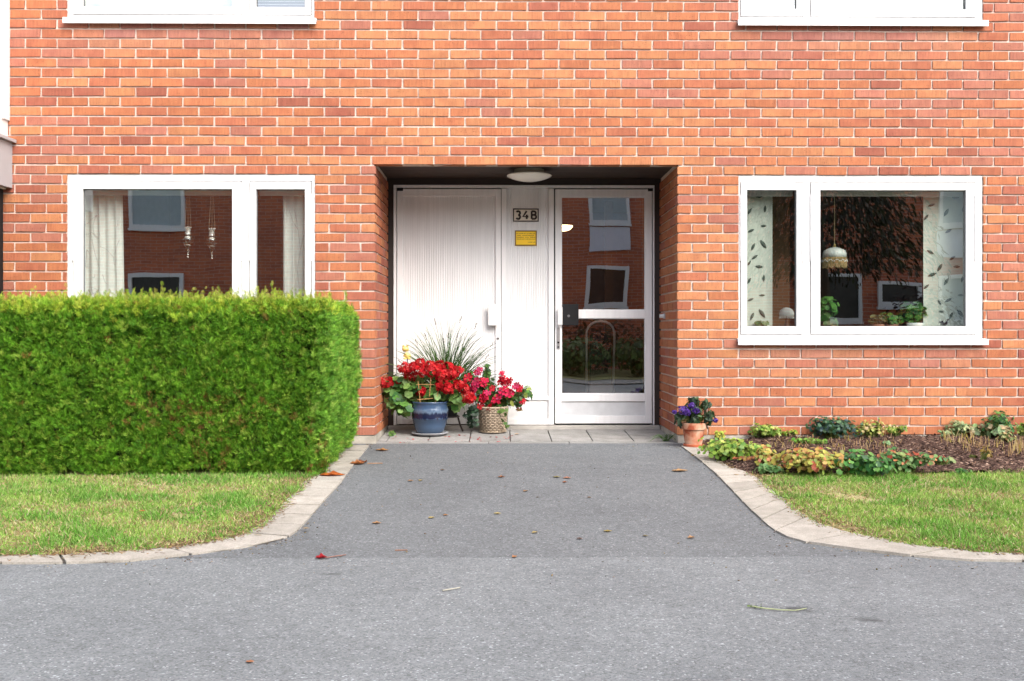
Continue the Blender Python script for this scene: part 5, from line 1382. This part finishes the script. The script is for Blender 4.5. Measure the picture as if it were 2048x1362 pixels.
sg = [[(190, 350), (160, 480), (170, 580), (220, 640), (250, 600), (190, 350)], [(60, 480), (120, 420), (260, 320)], [(80, 760), (130, 860), (120, 970), (70, 970), (80, 760)], [(150, 640), (180, 820), (215, 970)], [(420, 650), (470, 650), (440, 760), (410, 820), (420, 650)], [(250, 730), (330, 770), (390, 850), (400, 950)], [(460, 420), (430, 440), (460, 470), (440, 510)], [(140, 1040), (180, 1060), (170, 1100), (150, 1090)], [(60, 590), (150, 560), (200, 640)], [(140, 1210), (210, 1240), (160, 1290), (140, 1210)], [(270, 1060), (290, 1150), (330, 1180)]]
curtain('white curtain with a fine line drawing at the left side of the left window', None, 163, 247, YC, 5, .020, M['cloth'], CG, line_print([[c6(*p) for p in s_] for s_ in sg], YC), taper=-.02)
curtain('white curtain at the right side of the narrow casement, left window', None, 566, 616, YC, 3, .016, M['cloth'], CG, line_print([[(590, 420), (596, 460), (601, 500), (594, 540), (600, 590)], [(596, 460), (585, 440), (578, 420)], [(601, 500), (608, 470)]], YC))
UG = 'curtains in the upper windows'
for (a, b, lab) in ((1484, 1600, 'sheer white curtain behind the narrow casement of the upper right window'), (1625, 1948, 'sheer white curtain filling the wide casement of the upper right window'), (150, 478, 'sheer white curtain filling the wide casement of the upper left window')):
    curtain(lab, None, a, b, .165, 7, .012, M['cloth'], UG, py0=-300, py1=24)
bl = thing('venetian_blind', 'white venetian blind in the narrow casement of the upper left window', 'blind', (WX(560, .16), .16, WZ(20, .16)))
m = MB()
for k in range(40):
    z = WZ(24, .16) + k * .025; m.add([(WX(508, .16), .15, z), (WX(616, .16), .15, z), (WX(616, .16), .172, z + .010), (WX(508, .16), .172, z + .010)], [(0, 1, 2, 3)])
m.build('slats', M['white'], bl)

# two glass oil lamps hanging in the left window
for i, (cx, lab, ztop) in enumerate(((376, 'hanging glass oil lamp in the left window, the one nearer its left curtain', 0), (424, 'hanging glass oil lamp in the left window, the one nearer the mullion', 2.5))):
    YQ = .16; 
    def q(dx_, py): return W(cx + dx_, py + ztop, YQ)
    c0 = q(0, 480)
    tl = thing('oil_lamp', lab, 'oil lamp', c0, 'glass oil lamps hanging in the left window')
    m = MB(); 
    for s in (-6, 0, 6): m.tube([q(s * .35, 388 - ztop), q(s, 455)], .0016, 5)
    m.build('chains', plain('brass_chain', (.5, .38, .25), .4, metal=.6) if i == 0 else bpy.data.materials['brass_chain'], tl)
    f = 2000 / (YQ + 8); zc_ = lambda py: W(cx, py + ztop, YQ)[2]
    m = MB(); m.lathe([(6.5 / f, zc_(455)), (5.2 / f, zc_(462)), (6.2 / f, zc_(469))], (c0[0], YQ, 0), 20)
    for k in range(8):
        a = k * math.pi / 4; m.sphere((c0[0] + 6 / f * math.cos(a), YQ + 6 / f * math.sin(a), zc_(455)), .006, 6, 5)
    m.build('collar', plain('silver_collar', (.75, .73, .68), .25, metal=.7) if i == 0 else bpy.data.materials['silver_collar'], tl, smooth=True)
    m = MB(); m.lathe([(6.2 / f, zc_(469)), (11 / f, zc_(476)), (12.3 / f, zc_(481)), (10 / f, zc_(488)), (6 / f, zc_(493)), (4 / f, zc_(501)), (1.4 / f, zc_(506)), (1.2 / f, zc_(512)), (.2 / f, zc_(514))], (c0[0], YQ, 0), 24)
    gl_ = bpy.data.materials.get('lamp_glass') or glass_mat('lamp_glass', .10, (.80, .78, .74), 0.0); m.build('glass_bowl', gl_, tl, smooth=True)
    m = MB(); m.sphere((c0[0], YQ, zc_(475)), 6.5 / f, 14, 8, 0, sc=(1, 1, .45)); m.sphere((c0[0], YQ, zc_(490)), 5 / f, 12, 6, 0, sc=(1, 1, .3)); m.sphere((c0[0], YQ, zc_(509)), 1.6 / f, 8, 6); m.sphere((c0[0], YQ, zc_(514)), 1.4 / f, 8, 6)
    m.build('wick_holder', M['opal'], tl, smooth=True)

# pendant lamp with fringe
YP = .42; f = 2000 / (YP + 8); pc = W(1669, 510, YP); zc_ = lambda py: W(1669, py, YP)[2]
pl_ = thing('pendant_lamp', 'white glass pendant lamp with a gold bead fringe in the right window', 'pendant lamp', pc)
m = MB(); m.tube([(pc[0], YP, zc_(376)), (pc[0], YP, zc_(492))], .0035, 6); m.build('cord', plain('gold_cord', (.5, .4, .2), .5), pl_)
m = MB(); m.lathe([(2.5 / f, zc_(489)), (4 / f, zc_(495)), (.1 / f, zc_(495))], (pc[0], YP, 0), 16); m.build('cap', plain('brass_cap', (.5, .36, .14), .3, metal=.8), pl_, smooth=True)
m = MB(); m.lathe([(2 / f, zc_(494)), (12 / f, zc_(496.5)), (21 / f, zc_(501)), (23.3 / f, zc_(507)), (23.3 / f, zc_(515)), (22.6 / f, zc_(515))], (pc[0], YP, 0), 32); m.build('shade', plain('opal_shade', (.72, .76, .72), .2), pl_, smooth=True)
m = MB(); m.lathe([(23 / f, zc_(515)), (23 / f, zc_(519))], (pc[0], YP, 0), 32); 
for k in range(46):
    a = 2 * math.pi * k / 46; l = 533 + 3.5 * abs(math.sin(k * math.pi / 4)); m.tube([(pc[0] + 23 / f * math.cos(a), YP + 23 / f * math.sin(a), zc_(517)), (pc[0] + 23 / f * math.cos(a), YP + 23 / f * math.sin(a), zc_(l))], .0055, 5)
m.build('fringe', plain('gold_fringe', (.42, .30, .13), .7, .3, 40), pl_)
m = MB()
for k in range(46):
    a = 2 * math.pi * k / 46; zz = zc_(522 + 1.8 * math.sin(k * .82 * 2)); m.sphere((pc[0] + 24.2 / f * math.cos(a), YP + 24.2 / f * math.sin(a), zz), .0055, 6, 5)
m.build('trim', M['cloth'], pl_)
# table lamp
YT = .30; f = 2000 / (YT + 8); tcn = W(1573, 640, YT); zc_ = lambda py: W(1573, py, YT)[2]
tl = thing('table_lamp', 'small table lamp with a white beaded shade on the right window sill', 'table lamp', (tcn[0], YT, ZW0 + .083))
m = MB(); m.lathe([(9 / f, ZW0 + .083), (8 / f, ZW0 + .09), (3 / f, zc_(648)), (2.4 / f, zc_(636)), (2.4 / f, zc_(630))], (tcn[0], YT, 0), 18); m.build('stem', plain('brown_lamp_stem', (.12, .06, .03), .4), tl, smooth=True)
m = MB(); m.lathe([(.1 / f, zc_(614.5)), (6 / f, zc_(615.5)), (12.5 / f, zc_(620)), (15 / f, zc_(627)), (14.2 / f, zc_(633)), (13.5 / f, zc_(633))], (tcn[0], YT, 0), 28); m.build('shade', bpy.data.materials['opal_shade'], tl, smooth=True)
m = MB()
for k in range(26):
    a = 2 * math.pi * k / 26; m.tube([(tcn[0] + 14 / f * math.cos(a), YT + 14 / f * math.sin(a), zc_(633)), (tcn[0] + 14 / f * math.cos(a), YT + 14 / f * math.sin(a), zc_(637))], .003, 4)
m.build('fringe', M['cloth'], tl)
# house plants on the inner sill
zs_ = ZW0 + .082
HP = 'house plants on the right window sill'
def house_plant(label, px, top, wpx, cols, n, size, tm, potcol, Y=.25, bot=653, potr=.05, poth=.035, **k):
    c = W(px, 640, Y); f = 2000 / (Y + 8); t = thing('house_plant', label, 'house plant', (c[0], Y, zs_), HP)
    m = MB(); m.lathe([(.001, .001), (potr * .8, .001), (potr, poth), (potr * .93, poth), (.001, poth * .85)], (c[0], Y, zs_), 24); m.build('pot', potcol, t, smooth=True)
    h = (bot - top) / f; leaf_cloud(t, 'leaves', (c[0], Y, zs_ + poth * .9), (c[0], Y, zs_ + .02 + h * .55), (wpx / 2 / f, .06, h * .5), n, size, tm, cols, low=-1, shell=.1, **k)
IG = [(84, 160, 60), (110, 184, 74), (60, 126, 50), (140, 200, 96)]
potw = plain('white_glazed_pot', (.75, .75, .72), .25, .03); pott = plain('brown_pot', (.25, .10, .05), .6)
house_plant('bright green geranium at the left edge of the wide pane', 1655, 592, 44, IG, 70, .055, T_ROUND, pott)
house_plant('small pale plant low beside the bright geranium', 1660, 644, 40, PAL_, 26, .04, T_ROUND, pott, Y=.19, poth=.02)
house_plant('low green plant under the leaf-printed curtain of the narrow casement', 1520, 645, 34, PAL_, 26, .035, T_ROUND, pott, Y=.17, poth=.02)
house_plant('pale trailing plant left of the lacy green one', 1757, 630, 40, [(150, 160, 100), (176, 180, 120), (130, 130, 90)], 36, .04, T_ROUND, pott)
house_plant('low green plant between the trailing and the tallest plant', 1785, 628, 56, IG, 70, .042, T_LOBED, pott)
house_plant('tallest green plant in a white pot on the right window sill', 1830, 602, 72, IG, 120, .05, T_LOBED, potw, Y=.22, potr=.07, poth=.045)
house_plant('dark purple leaved plant at the right end of the sill', 1884, 637, 46, [(78, 40, 56), (104, 54, 76), (58, 34, 44)], 46, .05, T_ROUND, pott)

# hallway things behind the glazed door
hl = W(1125, 457, 3.0)
ht = thing('hall_lamp', 'glowing dome lamp in the hallway behind the glazed door', 'lamp', (hl[0], 3.0, 2.44))
m = MB(); m.lathe([(.112, .03), (.11, .015), (.085, -.012), (.045, -.027), (.001, -.032)], (hl[0], 3.0, hl[2]), 32); m.lathe([(.112, .03), (.001, .035)], (hl[0], 3.0, hl[2]), 32); m.build('dome', emit_mat('lit_dome', (1, .72, .38), 3.2), ht, smooth=True)
YT2 = 1.5
tk = thing('hand_trolley', 'folded hand trolley with a bent chrome handle behind the door glass', 'trolley', W(1200, 800, YT2))
m = MB(); P = [W(1176 + (0 if k else 0), 800, YT2) for k in range(1)]
cx_, top_, rr_ = 1201, 666, 28
P = [W(cx_ - rr_, 795, YT2), W(cx_ - rr_, top_, YT2)] + [W(cx_ - rr_ * math.cos(a), top_ - 24 * math.sin(a), YT2) for a in np.linspace(.2, math.pi - .2, 9)] + [W(cx_ + rr_, top_, YT2), W(cx_ + rr_ - 3, 795, YT2)]
m.tube(P, .012, 10); m.build('handle', M['chrome'], tk, smooth=True)
a, b = W(1180, 770, YT2), W(1223, 662, YT2); m = MB(); m.box(a[0], b[0], YT2 + .02, YT2 + .06, a[2], b[2]); m.build('bag', M['black'], tk, bevel=.01)
a, b = W(1178, 790, YT2), W(1224, 768, YT2); m = MB(); m.box(a[0], b[0], YT2 - .05, YT2 + .08, max(.02, a[2]), b[2]); m.build('foot', M['grey'], tk, bevel=.004)

# ================================================================== fallen leaves
FG = 'fallen leaves on the path'
TAN, ORG, REDL, YLW, GRNL = (190, 150, 110), (206, 110, 50), (176, 36, 44), (206, 186, 120), (120, 140, 90)
def fallen(label, px, py, l, col, on=0.0, curl=.3, rot=None, cat='leaf', wd_=.34):
    p = G(px, py); p[2] += .004 + on
    r = random.uniform(0, 6.28) if rot is None else rot
    m = MB(); c = tuple(np.array(lin(*col)) / 1.45)
    n = 6; pts = []; L_ = l / (2000 / (p[1] + 8))
    grid = []
    for i in range(n + 1):
        t = i / n; ww = wd_ * math.sin(math.pi * min(1, t * .96 + .04)) ** .8 * (1 + .18 * math.sin(i * 2.4))
        row = []
        for j in (-1, -.5, 0, .5, 1):
            x_ = (t - .5); y_ = ww * j; z_ = curl * (y_ * y_ * 2.2 + .35 * (t - .5) ** 2 * (1 if i % 2 else .8)) + .02 * random.random()
            row.append((p[0] + L_ * (x_ * math.cos(r) - y_ * math.sin(r)), p[1] + L_ * (x_ * math.sin(r) + y_ * math.cos(r)), p[2] + L_ * z_))
        grid += row
    fs = [(i * 5 + j, i * 5 + j + 1, i * 5 + j + 6, i * 5 + j + 5) for i in range(n) for j in range(4)]
    m.add(grid, fs, 0, c)
    ob = m.build('fallen_leaf', M['leaf'], smooth=True, color=True)
    s = ob.modifiers.new('thickness', 'SOLIDIFY'); s.thickness = .0008
    tag(ob, label, cat, FG); return ob
o3 = lambda x, y: (560 + x / 2.2756, 860 + y / 2.2756)
LV = [('crimson curled leaf on the asphalt below the left kerb bend', *o3(189, 588), 26, REDL, 1.1, 0.3), ('tan leaf near the front of the path, left of its right kerb bend', *o3(1872, 495), 15, TAN, .9, .4),
      ('long pale tan leaf on the path near the flower bed corner', *o3(1820, 188), 34, (216, 176, 128), .25, 0.1), ('large rust leaf lying under the hedge corner', *o3(238, 212), 52, ORG, .5, .05),
      ('orange leaf at the foot of the hedge side', *o3(352, 158), 30, (200, 130, 80), .9, .2), ('brown leaf touching the hedge side, nearest the house', *o3(378, 152), 22, (150, 90, 60), .8, 1.), ('dull orange leaf just in front of the paving edge, left side', *o3(465, 95), 24, (206, 150, 90), .4, 0.),
      ('brown speck of leaf on the upper left path', *o3(740, 184), 10, (120, 100, 80), .3, .2), ('pair-like buff leaf scrap on the upper left path', *o3(595, 234), 12, TAN, .4, .6), ('buff leaf scrap right of the pair-like one', *o3(640, 232), 11, YLW, .4, 1.2),
      ('brown curled leaf in the middle of the upper path', *o3(1008, 218), 13, (170, 120, 90), .8, .2), ('olive leaf on the upper path, just left of the pink-tan one', *o3(1260, 217), 14, (150, 140, 80), .3, 0.), ('pink-tan leaf on the upper path', *o3(1308, 221), 15, (210, 150, 120), .4, .3), ('small rust leaf under the pink-tan one', *o3(1297, 241), 10, (180, 110, 70), .6, .2),
      ('buff splinter of leaf in the centre of the path', *o3(1118, 281), 12, TAN, .5, .9), ('dark leaf bit in the centre of the path', *o3(1172, 310), 7, (100, 80, 50), .5, .2), ('brown leaf bit right of the path centre', *o3(1408, 310), 8, (130, 96, 60), .5, .2),
      ('pale yellow leaf scrap left of the path centre', *o3(690, 402), 14, YLW, .3, .8), ('orange leaf scrap beside the pale yellow one', *o3(755, 391), 10, (200, 140, 80), .5, .4), ('straw leaf in the middle of the path', *o3(990, 383), 14, YLW, .3, .1), ('tan leaf on the left half of the path', *o3(440, 428), 17, TAN, .6, .2),
      ('straw coloured leaf low in the middle of the path', *o3(1160, 470), 13, YLW, .5, .7), ('straw thread of leaf right of the middle one', *o3(1492, 464), 16, (180, 160, 90), .3, .1), ('dark brown leaf at the lower right of the path', *o3(1365, 498), 12, (110, 80, 66), .3, .1), ('olive leaf near the right kerb bend', *o3(1664, 485), 11, (130, 120, 80), .3, .1),
      ('tan leaf alone at the seam between path and road', *o3(1068, 582), 13, (210, 150, 100), .8, 1.0), ('brown leaf at the path edge beside the terracotta pot', *o3(1885, 119), 12, (150, 120, 60), .6, .3)]
for (lab, px, py, l, c, cu_, r_) in LV: fallen(lab, px, py, l * (.95 if l > 25 else 1.1), c, 0.0, cu_, r_)
fallen('orange scrap of leaf near the bottom of the road', 500, 1326, 17, (190, 130, 90), 0, .3, .1)
fallen('round tan leaf on the paving right of the basket', 1034, 869, 11, (220, 180, 130), 0, .2, .5)
fallen('tan leaf lying on the left kerb bend', 612, 1064, 14, (176, 150, 110), .014, .3, .1)
fallen('rust leaf lying on the left lawn', 285, 1035, 12, (200, 120, 70), .03, .5, .4)
fallen('rust leaf on the soil by the left bed corner', 1456, 921, 22, (196, 110, 70), .05, .8, 1.2)
fallen('upright rust leaf in front of the yellow cranesbill', 1472, 934, 18, (190, 110, 76), .05, .8, .4)
def twig(label, pts, r, col, tipcol=None):
    P = [G(*p) + np.array([0, 0, .006]) for p in pts]
    m = MB(); m.tube(P, [r * (1 - .4 * i / len(P)) for i in range(len(P))], 6, 0, tuple(np.array(lin(*col)) / 1.9))
    ob = m.build('twig', M['stem'], color=True); tag(ob, label, 'twig', 'twigs on the asphalt'); return ob
twig('thin brown twig trailing from the crimson leaf', [(652, 1118), (676, 1114), (692, 1112)], .003, (170, 130, 120))
twig('straight tan twig on the path above the crimson leaf', [(790, 1103), (815, 1102.5)], .003, (170, 130, 110))
twig('pale twig beside the hedge corner on the path', [(735, 928.5), (765, 928)], .004, (200, 160, 130))
twig('bleached grass stem on the road, middle', [(885, 1184), (920, 1178)], .003, (210, 206, 190))
p = thing('plant_cutting', 'green plant stem with a leafy tip dropped on the road by the dark spot', 'plant stem', G(1560, 1222))
m = MB(); m.tube([G(x, y) + np.array([0, 0, .008]) for x, y in ((1505, 1217), (1530, 1221), (1562, 1224), (1590, 1225), (1613, 1221))], [.0028, .0028, .0025, .002, .0015], 6, 0, tuple(np.array(lin(196, 206, 160)) / 1.9)); m.build('stem', M['stem'], p, color=True)
n = 9; q0 = G(1510, 1217); d = nrm(rng.normal(size=(n, 3)) * np.array([1, .8, .5]) + np.array([-.4, 0, .2])); scatter('leaves', *T_OVAL, frames(d, nrm(rng.normal(size=(n, 3)) + np.array([0, -.3, 1])), rng.uniform(.010, .022, n)), q0 + np.array([0, 0, .008]) + rng.normal(size=(n, 3)) * np.array([.02, .008, .002]), pick([(150, 176, 110), (176, 190, 140), (110, 140, 80)], n), M['leaf'], p)
# red petals dropped round the pots
n = 46; P = np.stack([rng.uniform(RXL + .05, RXL + 1.1, n), rng.uniform(.02, .45, n), np.full(n, .018)], 1); P[:, 2] = .034 * P[:, 1] + .004
tv = [(-.5, 0, 0), (.5, 0, 0), (.4, .1, 1), (-.4, .1, 1)]; scatter('fallen_petals', tv, [(0, 1, 2, 3)], frames(nrm(rng.normal(size=(n, 3)) * np.array([1, 1, .1])), nrm(np.array([0, 0, 1.]) + rng.normal(size=(n, 3)) * .2), rng.uniform(.010, .022, n)), P, pick([(200, 50, 60), (220, 110, 110), (226, 150, 140), (170, 40, 40)], n), M['petal'], None, kind='stuff')

# fine grit and plant crumbs on the asphalt
n = 300; P = np.stack([rng.uniform(-1.6, 2.2, n), -3.9 * rng.uniform(0, 1, n) ** 1.3 - .02], 1)
ke = np.array(LI + RI); e_ = ke[rng.integers(0, len(ke), 500)] + rng.normal(size=(500, 2)) * np.array([.05, .12]); P = np.concatenate([P, e_]); P = P[~inpoly(P, LP) & ~inpoly(P, RP) & (P[:, 1] < -.01)]; n = len(P)
g = nrm(np.stack([rng.normal(size=n), rng.normal(size=n), rng.normal(size=n) * .2], 1)); w_ = rng.uniform(.0012, .003, n)
scatter('grit', chip_v, chip_f, frames(g, nrm(np.array([0, 0, 1.]) + rng.normal(size=(n, 3)) * .3), np.stack([w_, w_, rng.uniform(.004, .012, n)], 1)), np.stack([P[:, 0], P[:, 1], np.vectorize(zg)(P[:, 1]) + .003], 1), pick([(150, 120, 96), (110, 90, 76), (196, 176, 150), (80, 70, 60), (160, 140, 90)], n), M['stem'], None, kind='stuff')
# litter of dry thatch along the kerbs
def litter(name, poly, inner, outer, n, seed):
    m_ = np.array(mid(inner, outer, 1.0)); d = np.concatenate([[0], np.cumsum(np.linalg.norm(np.diff(m_, axis=0), axis=1))]); t = rng.uniform(0, d[-1], n)
    P = np.stack([np.interp(t, d, m_[:, i]) for i in (0, 1)], 1) + rng.normal(size=(n, 2)) * .035
    inw = np.stack([np.interp(t, d, (np.array(inner))[:, i]) for i in (0, 1)], 1); P += (P - inw) * rng.uniform(0, .55, (n, 1))
    z = np.vectorize(zg)(P[:, 1]) + .013
    g = nrm(np.stack([rng.normal(size=n), rng.normal(size=n), rng.normal(size=n) * .15], 1)); s = rng.uniform(.01, .04, n); w_ = rng.uniform(.001, .003, n)
    scatter(name, chip_v, chip_f, frames(g, nrm(np.array([0, 0, 1.]) + rng.normal(size=(n, 3)) * .3), np.stack([w_, w_ * .6, s], 1)), np.stack([P[:, 0], P[:, 1], z], 1), pick([(190, 160, 116), (160, 126, 90), (210, 186, 140), (120, 90, 70)], n), M['stem'], None, kind='stuff')
litter('dry_thatch', LOP, LI, LO, 5200, 1); litter('dry_thatch', ROP, RI, RO, 2600, 2)

# ================================================================== planting across the road, seen mirrored in the glass
def shrub(label, x, y, rx_, rz_, n, cols, size=.11):
    t = thing('shrub', label, 'shrub', (x, y, 0), 'shrubs across the road')
    leaf_cloud(t, 'leaves', (x, y, -.1), (x, y, rz_ * .5), (rx_, .7, rz_ * .55), n, size, T_OVAL, cols, low=-1, shell=.2, front=-.4)
RB = [(110, 70, 40), (130, 90, 50), (90, 50, 36), (120, 110, 50)]; SG = [(96, 130, 56), (120, 150, 70), (74, 104, 48), (140, 160, 90)]
for i, (x, lab) in enumerate(((1.6, 'green shrub across the road mirrored low in the door glass, left part'), (3.1, 'green shrub across the road mirrored low in the door glass, right part'), (4.7, 'green shrub across the road mirrored at the edge of the door glass'))):
    shrub(lab, x, -12.2, .85, .75, 700, SG)
for i, (x, lab) in enumerate(((2.3, 'rust brown shrub across the road behind the green ones'), (4.1, 'rust brown shrub across the road standing farthest right'))):
    shrub(lab, x, -13.6, 1.2, 1.35, 700, RB)
shrub('dark purple shrub across the road mirrored in the right window', rx(1795, Y1), -14.5, 1.0, 1.9, 900, [(50, 30, 36), (66, 40, 44), (40, 26, 30)], .12)
tx, ty = 6.5, -12.4
tree = thing('tree', 'broad drooping dark tree across the road mirrored in the right window', 'tree', (tx, ty, 0))
m = MB(); m.tube([(tx, ty, -.2), (tx + .1, ty, 1.5), (tx - .1, ty + .1, 3.5), (tx, ty, 6.2)], [.2, .16, .12, .05], 10)
for k in range(16):
    a = random.uniform(0, 6.28); z = random.uniform(1.9, 5.6); l = random.uniform(1.1, 2.4) * (1.15 - z / 8); m.tube([(tx, ty, z), (tx + math.cos(a) * l * .5, ty + math.sin(a) * l * .5, z + .25), (tx + math.cos(a) * l, ty + math.sin(a) * l, z - .1)], [.05, .03, .012], 6)
m.build('trunk', M['bark'], tree)
n = 15000; a = rng.uniform(0, 6.283, n); z = 2.0 + 4.6 * rng.uniform(0, 1, n) ** .85; r_ = rng.uniform(.25, 1, n) ** .5 * (2.7 * (1.12 - z / 8.0)) * (.7 + .6 * vnoise(np.stack([a * 1.3, z * .9], 1), 77))
P = np.stack([tx + r_ * np.cos(a), ty + r_ * np.sin(a), z - .12 * r_ + .3 * vnoise(np.stack([a * 3, z * 3], 1), 78)], 1)
gr = nrm(np.stack([np.cos(a) * .6, np.sin(a) * .6, -.8 + rng.normal(size=n) * .3], 1)); scatter('crown', *T_LANCE, frames(gr, nrm(rng.normal(size=(n, 3)) + np.array([0, .6, .6])), rng.uniform(.08, .18, n)), P, pick([(60, 70, 40), (76, 88, 50), (50, 56, 36), (90, 70, 44)], n), M['leaf'], tree)
